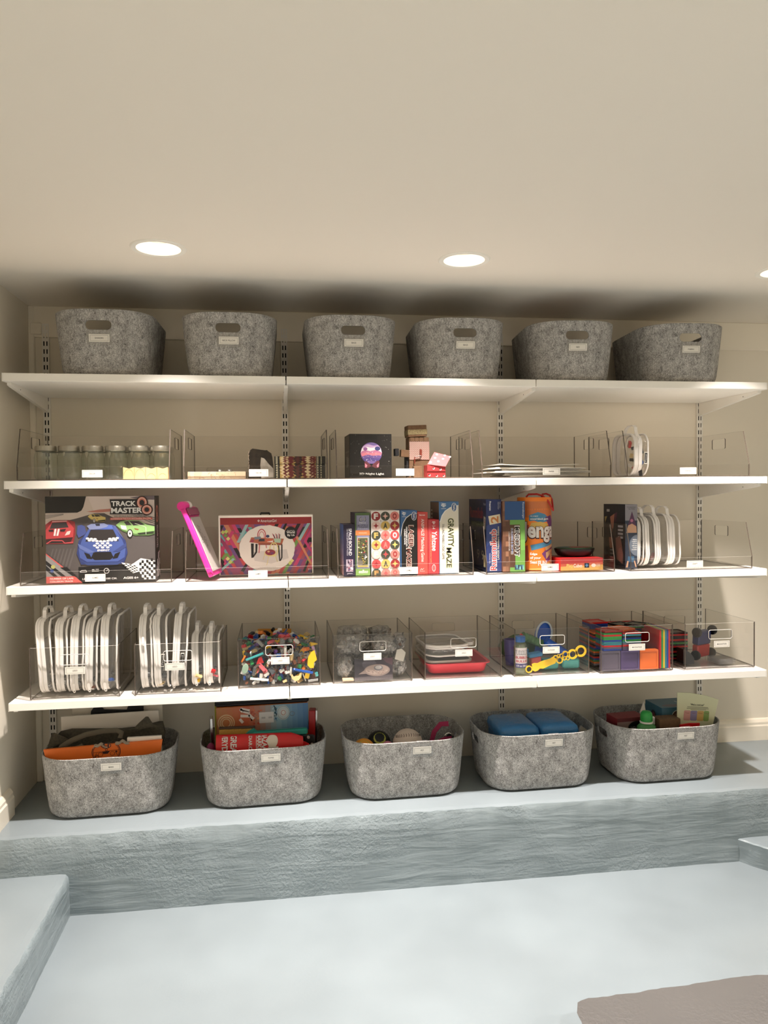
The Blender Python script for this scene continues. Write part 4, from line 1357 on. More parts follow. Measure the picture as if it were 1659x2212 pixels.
# --- row of upright game boxes (crop pixels 720..1000 x 1070..1250, scale 5.925)
YB_ = -.388
def game(name, label, x0, x1, h, d, col, px):
    o = carton(name, label, x1-x0, d, h, col, ((x0+x1)/2, YB_, Z3), 0, group='upright game boxes')
    return o, Art(px, x1-x0, h)
o, A = game('puzzle_box', 'slim navy puzzle box at the corner-side end of the game row', 1.0955, 1.1365, .181, .15, (44, 36, 66), (122, 388, 270, 1010))
A.rect(122, 388, 270, 1010, (42, 34, 64))
A.text('SPACE·BOUND', 190, 436, 230, 765, (240, 236, 240), rot=-90, bold=.02); A.text('100 PIECE LENTICULAR PUZZLE', 164, 440, 182, 765, (220, 214, 224), rot=-90)
A.rect(155, 812, 244, 962, (190, 170, 190))
R = random.Random(2)
for k in range(22):
    A.ell(R.uniform(162, 238), R.uniform(820, 952), R.uniform(5, 14), R.uniform(6, 16), R.choice([(60, 30, 60), (150, 60, 90), (230, 220, 230), (110, 90, 130)]), 8)
A.text('galison', 166, 974, 234, 994, (226, 220, 230))
A.build('front_print', o, FRONT(-.0205, -.0001, 0))
A = Art((0, 0, 100, 100), .15, .181)
for k in range(10):
    A.rect(0, k*10, 100, k*10+10.2, (70+16*k, 110+5*k, 190-4*k), up=False)
A.build('side_print', o, LEFTF(-.0206, .15, 0))

o, A = game('puzzle_box', 'green box lettered 64 PIECE PUZZLE with a woodland animal picture', 1.1375, 1.1905, .222, .17, (84, 112, 58), (286, 206, 482, 1012))
A.rect(286, 206, 482, 1012, (86, 116, 60))
A.rect(302, 238, 478, 925, (150, 150, 184))
for k in range(40):
    for x in (306, 474):
        A.ell(x, 248+k*17, 5, 5, (44, 70, 50), 8, up=False)
A.k += 1
A.text('64', 340, 256, 432, 316, (60, 64, 70), bold=.02); A.text('64', 346, 262, 426, 310, (190, 186, 190)); A.text('PIECE', 342, 324, 430, 344, (236, 232, 236)); A.text('PUZZLE', 320, 358, 456, 396, (90, 88, 110), bold=.02); A.text('9 in x 12 in', 326, 402, 446, 414, (226, 222, 226))
A.rect(292, 430, 480, 496, (238, 130, 44)); A.text('WOODLAND', 332, 456, 440, 472, (250, 226, 190))
A.rect(314, 524, 460, 908, (236, 220, 170)); A.rect(320, 530, 452, 902, (90, 90, 60))
for k in range(90):
    A.ell(R.uniform(328, 446), R.uniform(538, 880), R.uniform(4, 14), R.uniform(4, 12), R.choice([(70, 96, 40), (150, 160, 60), (226, 190, 50), (200, 60, 80), (230, 226, 210), (60, 56, 50), (120, 110, 90), (40, 50, 30)]), 8, up=False)
    if k % 15 == 0:
        A.k += 1
A.ell(418, 760, 30, 34, (90, 88, 86)); A.ell(424, 770, 18, 20, (226, 222, 214)); A.ell(412, 764, 9, 7, (30, 28, 28)); A.ell(434, 760, 9, 7, (30, 28, 28)); A.ell(350, 850, 34, 40, (126, 118, 106)); A.ell(360, 800, 16, 20, (90, 84, 76)); A.rect(320, 884, 452, 902, (206, 180, 80))
A.rect(290, 926, 480, 1012, (126, 172, 70)); A.text('eeBoo', 330, 940, 450, 984, (246, 246, 236), bold=.02, shear=.2)
A.build('front_print', o, FRONT(-.0265, -.0001, 0))

o, A = game('patterned_game_box', 'white game box covered in red, green and gold dots', 1.1945, 1.297, .229, .19, (240, 230, 220), (496, 186, 858, 1002))
A.rect(496, 186, 858, 1002, (244, 234, 226))
DR, DG, PK, GD, SAL, RD2 = (166, 34, 40), (72, 76, 62), (240, 176, 164), (226, 184, 72), (240, 130, 118), (222, 66, 68)
rows = [[(DR, 'F', (244, 236, 230)), (DG, '*', (240, 180, 165)), (SAL, 'O', DR)], [((242, 206, 194), '*', DR), (GD, 'A', DG), (DR, '*', GD)], [(DG, 'F', GD), (SAL, '*', RD2), (RD2, 'O', (246, 236, 230))],
        [(GD, '*', DR), (RD2, 'A', SAL), (DG, '*', (244, 214, 80))], [((242, 206, 194), 'F', (248, 240, 232)), (DG, '*', RD2), (SAL, 'O', DR)], [(RD2, '*', DR), (GD, 'A', DG), (DR, '*', GD)], [(DG, 'F', (226, 150, 60)), (SAL, '*', RD2), (SAL, 'O', RD2)]]
for j, row in enumerate(rows):
    for i, (bg, ch, fg) in enumerate(row):
        cx, cy = 559+i*119, 256+j*121
        yb = min(cy+58, 1002)
        pts = [(x, min(y, 1001)) for x, y in circ(cx, cy, 58, 58, 26)]
        A.poly(pts, bg)
        if cy-38 < 990:
            if ch == '*':
                st = []
                for k in range(24):
                    a = 2*PI*k/24
                    rr = 40/(abs(math.cos(a))**.55+abs(math.sin(a))**.55)**1.8*1.0
                    st.append((cx+rr*math.cos(a), min(1001, cy+rr*math.sin(a)*1.15)))
                A.poly(st, fg)
            else:
                A.text(ch, cx-27, cy-36, cx+27, min(cy+36, 1000), fg, bold=.045)
        if i < 2 and j < 6:
            A.star4(cx+60, cy+60, 11, [(70, 56, 70), (220, 160, 150)][(i+j) % 2])
A.build('front_print', o, FRONT(-.05125, -.0001, 0))

o, A = game('laser_game_box', 'black game box with a blue top corner and outlined lettering', 1.3005, 1.361, .229, .2, (56, 110, 170), (864, 180, 1078, 996))
A.rect(872, 186, 1078, 996, (30, 28, 26))
BL = (56, 112, 172)
arc = [(872, 186), (1078, 186), (1078, 215)]+[(872+206*(1-math.sin(t*PI/2/10))+0, 215+290*(1-math.cos(t*PI/2/10))) for t in range(11)]
A.poly([(866, 182), (1078, 182), (1078, 222), (1000, 236), (940, 280), (900, 350), (880, 440), (866, 520)], (226, 224, 220)); A.poly([(866, 182), (1078, 182), (1078, 214), (996, 228), (932, 272), (892, 346), (874, 430), (866, 500)], BL)
A.text('A8+ 1', 884, 196, 936, 262, (236, 236, 236), rot=-90, bold=.03)
A.ell(1038, 254, 34, 56, (240, 238, 236)); A.ell(1038, 254, 28, 50, (40, 80, 140)); A.text('ThinkFun', 1026, 214, 1052, 294, (244, 242, 240), rot=-90, bold=.02)
for (t, y0, y1, x0, x1) in (('LASER', 372, 660, 968, 1030), ('MAZE', 662, 895, 940, 1000)):
    A.text(t, x0-5, y0-5, x1+5, y1+5, (236, 214, 200), rot=-90, bold=.07); A.text(t, x0+2, y0+4, x1-2, y1-4, (176, 86, 70), rot=-90, bold=.03); A.text(t, x0+6, y0+8, x1-6, y1-8, (40, 30, 28), rot=-90, bold=-.005)
A.text('BEAM-BENDING', 934, 388, 952, 640, (236, 230, 226), rot=-90, bold=.03); A.text('LOGIC GAME', 910, 420, 928, 616, (236, 230, 226), rot=-90, bold=.03)
A.build('front_print', o, FRONT(-.03025, -.0001, 0))

o, A = game('matching_game_box', 'plain red slim game box between the black box and a shorter red box', 1.362, 1.3995, .222, .18, (214, 60, 48), (1080, 204, 1208, 990))
A.rect(1082, 206, 1206, 988, (222, 66, 54)); A.text('Eames', 1106, 232, 1176, 248, (250, 230, 224), bold=.03); A.text('ANIMALS! Matching Game', 1114, 290, 1166, 836, (248, 224, 214), rot=-90, bold=.01); A.line([(1112, 945), (1126, 920), (1136, 938), (1156, 918)], 5, (246, 220, 210)); A.rect(1106, 952, 1168, 956, (246, 220, 210))
A.build('front_print', o, FRONT(-.01875, -.0001, 0))

o, A = game('dice_game_box', 'shorter red game box beside the tall white game box', 1.4005, 1.441, .195, .18, (196, 30, 40), (1210, 296, 1358, 994))
A.rect(1212, 298, 1356, 992, (204, 34, 46))
for k in range(34):
    A.line([(1214, 330+k*19), (1252+6*(k % 2), 318+k*19)], 5, (226, 90, 90), False)
A.k += 1
A.text('8+ 1-4', 1266, 320, 1310, 420, (248, 226, 220), rot=-90, bold=.02); A.text('Yahtzee', 1262, 450, 1330, 700, (250, 240, 232), rot=-90, bold=.02, shear=.15); A.text('THE SHAKE, SCORE AND SHOUT GAME', 1240, 480, 1254, 850, (240, 190, 70), rot=-90)
A.ell(1286, 920, 24, 46, (246, 240, 236)); A.ell(1286, 920, 19, 40, (190, 30, 40)); A.text('winning moves', 1279, 886, 1294, 954, (246, 240, 236), rot=-90)
A.build('front_print', o, FRONT(-.02025, -.0001, 0))

o, A = game('marble_game_box', 'tall white game box with a blue top corner', 1.442, 1.514, .259, .16, (58, 112, 168), (1362, 68, 1604, 980))
A.rect(1366, 70, 1602, 978, (236, 228, 208))
A.poly([(1364, 70), (1602, 70), (1602, 120), (1500, 150), (1440, 190), (1400, 250), (1380, 320), (1364, 330)], (250, 248, 240)); A.poly([(1364, 70), (1602, 70), (1602, 112), (1495, 142), (1432, 184), (1392, 244), (1372, 312), (1364, 320)], (66, 122, 176))
A.text('A8+ 1', 1386, 86, 1448, 160, (240, 240, 238), rot=-90, bold=.03)
A.ell(1546, 142, 34, 56, (240, 238, 234)); A.ell(1546, 142, 28, 50, (50, 96, 150)); A.text('ThinkFun', 1534, 100, 1560, 184, (244, 242, 240), rot=-90, bold=.02)
for t, y0, y1, x0, x1 in (('GRAVITY', 282, 640, 1470, 1540), ('MAZE', 655, 905, 1450, 1512)):
    A.text(t, x0-6, y0-6, x1+6, y1+6, (214, 216, 150), rot=-90, bold=.05); A.text(t, x0, y0, x1, y1, (26, 24, 22), rot=-90, bold=.012)
A.text('FALLING MARBLE LOGIC GAME', 1396, 356, 1424, 800, (70, 66, 60), rot=-90, bold=-.004)
A.build('front_print', o, FRONT(-.036, -.0001, 0))
A = Art((0, 0, 100, 260), .16, .259)
A.rect(2, 2, 98, 258, (120, 96, 76)); A.rect(30, 40, 90, 110, (70, 60, 56)); A.rect(10, 30, 26, 36, (220, 214, 206)); A.rect(10, 44, 26, 50, (220, 214, 206)); A.rect(10, 58, 26, 64, (220, 214, 206))
A.build('side_print', o, LEFTF(-.0361, .16, 0))

# --- tile game, builder game, block tub (crop 980..1350 x 1040..1260, scale 4.484)
o = carton('tile_game_box', 'dark blue game box picturing a number 2 tile', .057, .25, .265, (38, 52, 106), (1.651, -.365, Z3), 0)
A = Art((312, 166, 458, 852), .057, .265)
A.rect(312, 166, 458, 852, (38, 54, 112)); A.poly([(312, 420), (458, 330), (458, 470), (312, 620)], (52, 74, 140)); A.poly([(312, 700), (458, 560), (458, 852), (312, 852)], (44, 62, 124))
A.text('Pressman', 342, 184, 360, 272, (236, 236, 240), rot=-90, bold=.03); A.text('AGES 8 TO ADULT', 424, 190, 434, 262, (220, 220, 226), rot=-90); A.text('FOR 2 TO 4', 440, 190, 450, 250, (220, 220, 226), rot=-90)
A.poly([(332, 326), (444, 306), (456, 388), (346, 408)], (240, 226, 190)); A.text('2', 356, 326, 430, 392, (222, 130, 30), rot=90, bold=.03)
A.text('Rummikub', 344, 446, 414, 844, (246, 240, 240), rot=90, bold=.06); A.text('Rummikub', 350, 452, 408, 840, (206, 36, 50), rot=90, bold=.015)
A.text('LARGE Numbers Edition', 418, 424, 436, 740, (220, 220, 190), rot=90, bold=.02); A.text('THE ORIGINAL', 340, 676, 350, 776, (230, 228, 230), rot=90)
A.build('front_print', o, FRONT(-.0285, -.0001, 0))
A = Art((0, 0, 230, 265), .25, .265)
A.rect(2, 2, 228, 263, (32, 40, 84)); A.text('Rummikub', 14, 30, 190, 72, (190, 50, 60), bold=.03); A.rect(30, 84, 214, 104, (70, 84, 50)); A.text('LARGE Numbers Edition', 36, 88, 208, 100, (200, 200, 150)); A.text('Pressman', 196, 12, 226, 22, (226, 226, 230))
A.poly([(200, 62), (224, 66), (218, 112), (196, 106)], (236, 220, 190)); A.text('9', 203, 72, 216, 98, (200, 40, 40)); A.rect(60, 130, 200, 180, (20, 22, 40)); A.text('9 9', 110, 190, 200, 226, (226, 210, 170)); A.rect(196, 206, 218, 250, (230, 210, 150)); A.text('10', 200, 214, 214, 232, (170, 90, 40))
A.build('side_print', o, LEFTF(-.0286, .25, 0))

o = carton('builder_game_box', 'pixel patterned brown, green and blue game box beside the orange tub', .084, .068, .258, (112, 72, 50), (1.7225, -.38, Z3), 0)
A = Art((468, 188, 686, 864), .084, .258)
BR = [(120, 78, 54), (146, 98, 68), (164, 112, 80), (104, 66, 46), (136, 90, 62)]
R = random.Random(8)
for j in range(14):
    for i in range(3):
        A.rect(468+i*28, 188+j*48.2, 496+i*28, 188+(j+1)*48.2, R.choice(BR), up=False)
A.k += 1
A.rect(538, 366, 686, 864, (110, 176, 62)); A.rect(538, 414, 636, 700, (96, 62, 42)); A.rect(600, 480, 640, 700, (96, 62, 42)); A.rect(538, 700, 590, 824, (96, 62, 42)); A.rect(640, 560, 686, 660, (124, 190, 74))
A.rect(488, 190, 686, 368, (30, 88, 150)); A.text('Ravensburger', 658, 200, 678, 358, (226, 232, 240), rot=-90, bold=.01)
A.text('MINECRAFT', 582, 424, 634, 722, (240, 238, 234), rot=-90, bold=.08); A.text('MINECRAFT', 588, 432, 628, 714, (40, 38, 36), rot=-90, bold=.03)
A.text('BUILDERS & BIOMES', 546, 446, 572, 700, (216, 196, 150), rot=-90, bold=.06); A.text('BUILDERS & BIOMES', 549, 450, 569, 696, (70, 110, 190), rot=-90, bold=.02); A.text('A BUILDING ADVENTURE', 524, 480, 536, 664, (236, 230, 224), rot=-90)
for i in range(6):
    for j in range(3):
        A.rect(584+i*15, 802+j*15, 599+i*15, 817+j*15, R.choice([(90, 180, 190), (40, 60, 90), (120, 210, 210), (60, 110, 140)]), up=False)
A.build('front_print', o, FRONT(-.042, -.0001, 0))

# block tub: printed cylinder
o = thing('block_game_tub', 'round orange cardboard game tub with a red cord handle', 'game tub', (1.8285, -.298, Z3))
ORG = mat('orange_tub', (238, 130, 36), .4)
MB().lathe([(.0625, 0), (.0635, .003), (.0635, .225), (.064, .226), (.064, .228), (.0635, .229), (.0635, .268), (.0615, .271), (.001, .271)], 44).build('tub', ORG, o, smooth=40)
class Wrap(Art):
    """print wrapped round an upright cylinder of radius r; pixel x -> angle"""
    def build_wrap(s, name, parent, r, z0, a0, a1):
        vs = []
        for u, v, k in s.v:
            a = a0+(a1-a0)*u/s.w
            vs.append(((r+.0002+k)*math.sin(a), -(r+.0002+k)*math.cos(a), z0+v))
        s.v = vs
        return s.build(name, parent, Matrix.Identity(4))
    def sub(s, n=22):
        """cut the faces into narrow columns so that they bend"""
        bm = bmesh.new()
        lay = bm.faces.layers.int.new('i')
        for fi, f in enumerate(s.f):
            try:
                q = bm.faces.new([bm.verts.new(s.v[i]) for i in f]); q[lay] = fi
            except ValueError:
                pass
        for k in range(1, n):
            bmesh.ops.bisect_plane(bm, geom=bm.verts[:]+bm.edges[:]+bm.faces[:], plane_co=(s.w*k/n, 0, 0), plane_no=(1, 0, 0))
        bm.verts.index_update()
        col = s.c
        s.v = [tuple(v.co) for v in bm.verts]
        s.f = [tuple(v.index for v in f.verts) for f in bm.faces]
        s.c = [col[f[lay]] for f in bm.faces]
        bm.free()
        return s
A = Wrap((612, 130, 942, 790), .12, .262)
A.rect(612, 150, 942, 300, (236, 124, 34))
A.poly([(700, 280), (770, 250), (830, 270), (860, 300), (850, 340), (790, 350), (740, 330), (700, 335)], (62, 150, 196)); A.poly([(830, 300), (900, 280), (940, 330), (942, 470), (880, 400)], (126, 56, 130)); A.poly([(720, 350), (790, 340), (860, 360), (850, 400), (700, 400)], (236, 190, 60)); A.poly([(612, 380), (700, 370), (690, 480), (612, 520)], (206, 60, 40))
A.poly([(710, 560), (930, 505), (940, 545), (720, 610)], (62, 150, 196)); A.poly([(800, 640), (880, 560), (942, 560), (942, 680), (850, 720)], (126, 56, 130)); A.poly([(612, 600), (690, 560), (700, 700), (612, 760)], (206, 70, 50)); A.poly([(700, 780), (830, 770), (860, 720), (942, 740), (942, 790), (700, 790)], (236, 190, 60))
A.text('the original', 710, 282, 770, 294, (246, 244, 240), bold=.03); A.text('wood block game', 708, 304, 864, 328, (246, 244, 240), bold=.03)
A.text('Jenga', 634, 336, 942, 548, (70, 20, 30), bold=.07); A.text('Jenga', 640, 340, 938, 536, (248, 244, 238), bold=.035)
A.text('Edge', 708, 630, 764, 658, (248, 244, 238), bold=.03); A.text('of your', 708, 664, 792, 696, (248, 244, 238), bold=.03); A.text('Seat', 708, 704, 764, 732, (248, 244, 238), bold=.03); A.text('FUN!', 770, 704, 848, 752, (248, 244, 238), bold=.04)
for pts in ([(830, 580), (940, 540), (942, 566), (836, 612)], [(836, 630), (880, 608), (890, 640), (840, 690)], [(870, 610), (942, 590), (942, 620), (880, 636)], [(880, 640), (938, 628), (934, 780), (890, 776)]):
    A.poly(pts, (214, 170, 110))
for k in range(6):
    A.line([(880, 650+k*20), (936, 640+k*22)], 4, (140, 96, 56), False)
A.k += 1
A.sub().build_wrap('tub_print', o, .0637, .002, -math.radians(74), math.radians(66))
CORD = mat('red_cord', (176, 40, 34), .6)
MB().tube([(-.038, -.02, .272), (-.03, -.024, .282), (.0, -.03, .283), (.02, -.04, .276), (.034, -.055, .258), (.044, -.062, .235), (.056, -.05, .222), (.066, -.02, .235), (.07, 0, .262), (.064, .006, .278), (.05, .008, .284), (.034, .004, .282), (.03, 0, .272)], .0036, 8).build('cord_handle', CORD, o, smooth=80)

# pixel cube game and the black oval case on it
o = carton('cube_game_box', 'low red and yellow game box lying flat beside the orange tub', .164, .15, .0445, (196, 34, 36), (1.978, -.392, Z3), .0)
A = Art((1000, 740, 1440, 848), .164, .0445)
A.rect(1000, 738, 1440, 848, (200, 38, 40)); A.poly([(1000, 800), (1440, 790), (1440, 848), (1000, 848)], (236, 176, 66)); A.poly([(1000, 790), (1440, 778), (1440, 800), (1000, 812)], (222, 90, 50))
A.text('Pixy', 1062, 790, 1130, 826, (244, 220, 90), bold=.02); A.text('Cubes', 1134, 790, 1224, 822, (250, 240, 230), bold=.02)
A.rect(1246, 784, 1296, 826, (30, 40, 60)); A.star4(1271, 805, 18, (80, 150, 210), .5); A.ell(1342, 806, 24, 16, (250, 226, 216)); A.text('BLUE ORANGE', 1370, 792, 1410, 818, (250, 226, 216), rot=0)
A.build('front_print', o, FRONT(-.082, -.0001, 0))
o = thing('oval_case', 'black oval case with a red and green lid, on the low red box', 'case', (1.985, -.302, Z3+.0455), (0, 0, .03))
MB().lathe([(.05, 0), (.064, .004), (.074, .016), (.078, .028), (.077, .031), (.001, .031)], 36, b=.75).build('shell', BLACKP, o, smooth=50)
MB().lathe([(.074, .0315), (.07, .0335), (.001, .0345)], 36, b=.75).build('lid', mat('dark_green_lid', (54, 92, 62), .4), o, smooth=50)
A = Art((-80, -60, 80, 60), .16, .12)
A.ell(10, 14, 46, 30, (196, 40, 44)); A.ell(-40, 6, 22, 14, (60, 110, 170))
A.build('lid_print', o, TOPF(-.08, -.06, .0346))

# paper-craft kit and pouches in the CRAFT bin
o = carton('origami_kit_box', 'dark craft kit box with folded paper pictures, beside the zip pouches', .048, .19, .241, (30, 34, 46), (2.181, -.372, Z3), 0)
A = Art((368, 190, 468, 745), .048, .241)
A.rect(368, 190, 468, 745, (48, 62, 86)); A.rect(368, 190, 468, 330, (150, 146, 156)); A.text('Creativity', 384, 208, 454, 222, (30, 26, 30)); A.text('for Kids', 396, 222, 446, 234, (30, 26, 30))
A.poly([(424, 250), (448, 330), (460, 380), (388, 380), (404, 320)], (96, 50, 90)); A.poly([(376, 436), (392, 372), (424, 356), (460, 380), (464, 436)], (226, 170, 130)); A.ell(422, 330, 12, 14, (200, 110, 150))
A.ell(468, 545, 66, 92, (120, 132, 150), a0=90, a1=270)
for k, t in enumerate(('Make', 'origami', 'fly and fold', 'with the', 'included', 'booklet')):
    A.text(t, 418+(4 if k % 2 else 12), 490+k*17, 464, 501+k*17, (244, 242, 240), bold=.03)
A.poly([(390, 640), (440, 640), (446, 690), (384, 690)], (60, 110, 150)); A.poly([(372, 735), (384, 680), (396, 680), (388, 735)], (226, 170, 130)); A.poly([(452, 735), (438, 680), (448, 676), (462, 730)], (226, 170, 130))
A.build('front_print', o, FRONT(-.024, -.0001, 0))
A = Art((0, 0, 190, 241), .19, .241)
A.rect(2, 2, 188, 239, (36, 38, 50)); A.poly([(60, 50), (100, 36), (90, 90), (76, 110)], (206, 130, 100)); A.poly([(100, 36), (122, 30), (108, 70)], (120, 50, 90)); A.poly([(10, 50), (34, 48), (14, 74)], (206, 180, 90)); A.rect(30, 20, 56, 30, (220, 216, 214))
for k in range(4):
    A.rect(130, 80+k*14, 172, 88+k*14, (200, 206, 216)); A.rect(60, 176+k*14, 90, 181+k*14, (190, 190, 190))
A.poly([(110, 130), (150, 120), (176, 190), (170, 226), (120, 210)], (150, 100, 90)); A.poly([(50, 130), (84, 128), (90, 170), (58, 172)], (206, 130, 90)); A.ell(150, 190, 20, 26, (190, 120, 110))
A.build('side_print', o, LEFTF(-.0241, .19, 0))
PG = 'clear zip pouches'
pouch(2.2085, -.365, Z3, .030, .22, .196, -.0, 'clear zip pouch with yellow cord, next to the origami kit box', PG, band=.012, hy=.03)
pouch(2.2455, -.365, Z3, .044, .22, .198, -.03, 'second clear zip pouch from the origami kit box', PG, band=.014, hy=.04)
pouch(2.291, -.362, Z3, .052, .22, .205, -.03, 'third clear zip pouch from the origami kit box', PG, band=.014, hy=.03)
pouch(2.346, -.36, Z3, .046, .22, .200, -.03, 'outermost clear zip pouch in the CRAFT bin, beside empty space', PG, band=.02, hy=.03, tagged=False)
o = thing('cord_coil', 'small coil of yellow cord inside a pouch of the CRAFT bin', 'cord', (2.226, -.30, Z3+.075))
MB().tube([(.004*math.sin(k*.37), .018*math.cos(k*.5), .027*math.sin(k*.5)+.01) for k in range(44)], .0022, 6).build('coil', mat('yellow_cord', (226, 190, 110), .7), o)
for k, (x, z, c, mi) in enumerate(((2.262, .02, 'orange', 7), (2.268, .05, 'brown', 1), (2.266, .085, 'dark grey', 7), (2.312, .016, 'green', 0), (2.31, .035, 'red', 7), (2.226, .012, 'red', 7))):
    brick((x, -.30+.02*(k % 2), Z3+z), (.3*k, .5, k), mi, c, '%s craft piece inside a pouch of the CRAFT bin%s' % (c, ', near its %s' % ['base', 'middle', 'top', 'zip', 'seam', 'corner'][k]), 'craft pieces in the CRAFT pouches', 1.2)
# ================================================================ LOWEST SHELF: pouches, bricks, outdoor toys, tiles
ORD = ['first', 'second', 'third', 'fourth', 'fifth']
PG1 = 'clear zip pouches'
for k, (x, wx, H, ln, pl) in enumerate([(.072, .048, .258, -.05, None), (.123, .041, .255, .0, None), (.166, .045, .262, .03, .03), (.2135, .042, .250, .03, .04), (.2655, .056, .262, .02, .02)]):
    pouch(x, -.412, Z4, wx, .27, H, ln, 'tall clear zip pouch, %s from the corner in the bin of five' % ORD[k], PG1, band=.0225, pull=pl, hy=.05+.01*(k % 2), bow=0)
for k, (x, wx, H, ln, pl, tg) in enumerate([(.398, .042, .258, -.02, .72, False), (.443, .048, .256, -.02, None, True), (.496, .050, .258, .06, .03, True), (.5650, .046, .186, .0, .08, False), (.6125, .048, .183, .0, .05, False)]):
    pouch(x, -.408+(.02 if k > 2 else 0), Z4, wx, .27, H, ln, ('tall clear zip pouch, %s in the bin of tall and short pouches' if k < 3 else 'short clear zip pouch, %s in the bin of tall and short pouches') % ORD[k], PG1, band=.020, pull=pl, tagged=tg, hy=.045, bow=0)
R = random.Random(77)
pc = [(.095, 'light grey'), (.143, 'white'), (.190, 'light grey'), (.238, 'brown'), (.296, 'blue'), (.418, 'light grey'), (.466, 'tan'), (.590, 'tan'), (.640, 'red'), (.588, 'yellow'), (.642, 'pink')]
for k, (x, c) in enumerate(pc):
    for j in range(3):
        cc = [c, 'dark grey', 'white' if c != 'white' else 'light grey'][j]
        brick((x+R.uniform(-.003, .003), -.385+.032*j+.01*(k > 8), Z4+.022+.016*((j+k) % 3)), (R.uniform(-.4, .4), R.uniform(-.4, .4), R.uniform(0, 3)), [0, 5, 3, 7][(k+j) % 4], cc,
              'small %s toy brick inside a clear zip pouch on the lowest shelf' % cc, 'toy bricks inside the zip pouches', .9)

# ---- loose bricks
BK2 = {'long': brick_mesh('brick_one_by_eight', 8, 1, .0096), 'plate_long': brick_mesh('plate_two_by_six', 6, 2, .0035)}
class OBB:
    def __init__(s, c, h, M):
        s.c, s.h, s.a = Vector(c), h, [M.col[0].normalized(), M.col[1].normalized(), M.col[2].normalized()]
        s.r = math.sqrt(sum(x*x for x in h))
    def hit(s, o):
        d = o.c-s.c
        if d.length > s.r+o.r:
            return False
        for L in s.a+o.a+[x.cross(y) for x in s.a for y in o.a]:
            if L.length < 1e-4:
                continue
            L = L.normalized()
            ra = sum(h*abs(L.dot(a)) for h, a in zip(s.h, s.a)); rb = sum(h*abs(L.dot(a)) for h, a in zip(o.h, o.a))
            if abs(L.dot(d)) > ra+rb:
                return False
        return True
DIM = [(.016, .016, .0114), (.032, .016, .0114), (.032, .008, .0114), (.024, .016, .0053), (.016, .024, .0114), (.016, .008, .0114), (.032, .008, .0032), (.024, .016, .0114)]
BOXES = []
XB, YB4 = .866, -.398
GB = 'loose toy bricks heaped in the clear bin'
def special(name, label, m, col, loc, rot, half, group=GB, parts=None):
    M = Matrix.LocRotScale(Vector(loc), __import__('mathutils').Euler(rot), None)
    BOXES.append(OBB(loc, half, M.to_3x3()))
    o = thing(name, label, 'toy brick', loc, rot, group)
    m.build('body', col if not isinstance(col, str) else BMAT[col], o)
    return o
def cen(me):
    return me
# the big pieces one can make out
m = MB().plate([(-.012, -.022), (.0, -.03), (.012, -.026), (.008, -.008), (.016, .004), (.012, .012), (.0, .034), (-.010, .024), (-.016, .004)], (), .014, FRONT(0, -.007, 0))
special('toy_boat_piece', 'bright yellow curved toy hull piece in the brick bin', m, 'yellow', (XB+.115, YB4+.0135, Z4+.085), (0, .25, 0), (.018, .0085, .036))
m = MB().lathe([(.001, -.004), (.0165, -.003), (.018, 0), (.0165, .003), (.001, .004)], 24, M=Matrix.Rotation(PI/2, 4, 'X'), b=1.0, a=.62)
special('toy_shield_piece', 'sage green oval toy piece at the side of the brick bin', m, mat('sage_plastic', (150, 176, 156), .35), (XB-.118, YB4+.011, Z4+.062), (0, .25, 0), (.0125, .005, .0195))
m = MB().plate([(-.02, .01), (-.017, -.004), (-.006, -.014), (.006, -.012), (.016, 0), (.02, .014), (.012, .012), (.008, .004), (-.01, .002), (-.013, .009)], (), .01, FRONT(0, -.005, 0))
special('toy_basket_piece', 'tan woven toy basket piece low in the brick bin', m, 'tan', (XB+.06, YB4+.0125, Z4+.026), (0, -.1, 0), (.021, .006, .015))
for nm, lb, col, loc, rot, key in (('toy_long_brick', 'long blue toy brick slanting low in the brick bin', 'blue', (XB+.085, YB4+.016, Z4+.043), (1.2, .22, 0), 'long'), ('toy_long_brick', 'long light green flat bar high in the brick bin', 'teal', (XB-.085, YB4+.018, Z4+.102), (1.4, -.35, 0), 'long'), ('toy_long_brick', 'long white toy brick low at the side of the brick bin', 'white', (XB-.07, YB4+.0135, Z4+.022), (1.3, .12, 0), 'long'), ('toy_long_brick', 'long dark grey plate high in the brick bin', 'dark grey', (XB-.05, YB4+.022, Z4+.113), (1.2, -.5, 0), 'plate_long')):
    M = Matrix.LocRotScale(Vector(loc), __import__('mathutils').Euler(rot), None)
    h = (.032, .004, .0057) if key == 'long' else (.024, .008, .0027)
    BOXES.append(OBB(M @ Vector((0, 0, h[2])), h, M.to_3x3()))
    o = put(nm, BK2[key], None, loc, rot)
    o.material_slots[0].link = 'OBJECT'; o.material_slots[0].material = BMAT[col]
    tag(o, lb, 'toy brick', GB)
m = MB().plate([(-.012, -.012), (.014, -.008), (.006, .016), (-.004, .010)], (), .008, FRONT(0, -.004, 0))
special('toy_wedge_piece', 'red pointed toy wedge in the middle of the brick bin', m, 'red', (XB-.068, YB4+.014, Z4+.088), (0, 0, 0), (.014, .005, .0165))
m = MB().box(-.006, .006, -.005, .005, -.014, .014, b=.003).box(.004, .008, -.005, .005, -.02, .02)
special('toy_tube_piece', 'coral pink toy cylinder with a flange in the brick bin', m, 'pink', (XB-.06, YB4+.013, Z4+.062), (0, -.7, 0), (.009, .006, .02))
names = list(BCOL)
wt = ['white']*5+['light grey']*4+['dark grey']*5+['red']*4+['black']*3+['yellow']*3+['blue']*3+['tan']*4+['green']*2+['orange']*3+['teal']*2+['pink']*3+['purple']*2+['brown']*3+['lilac']
R = random.Random(5)
nb = 0
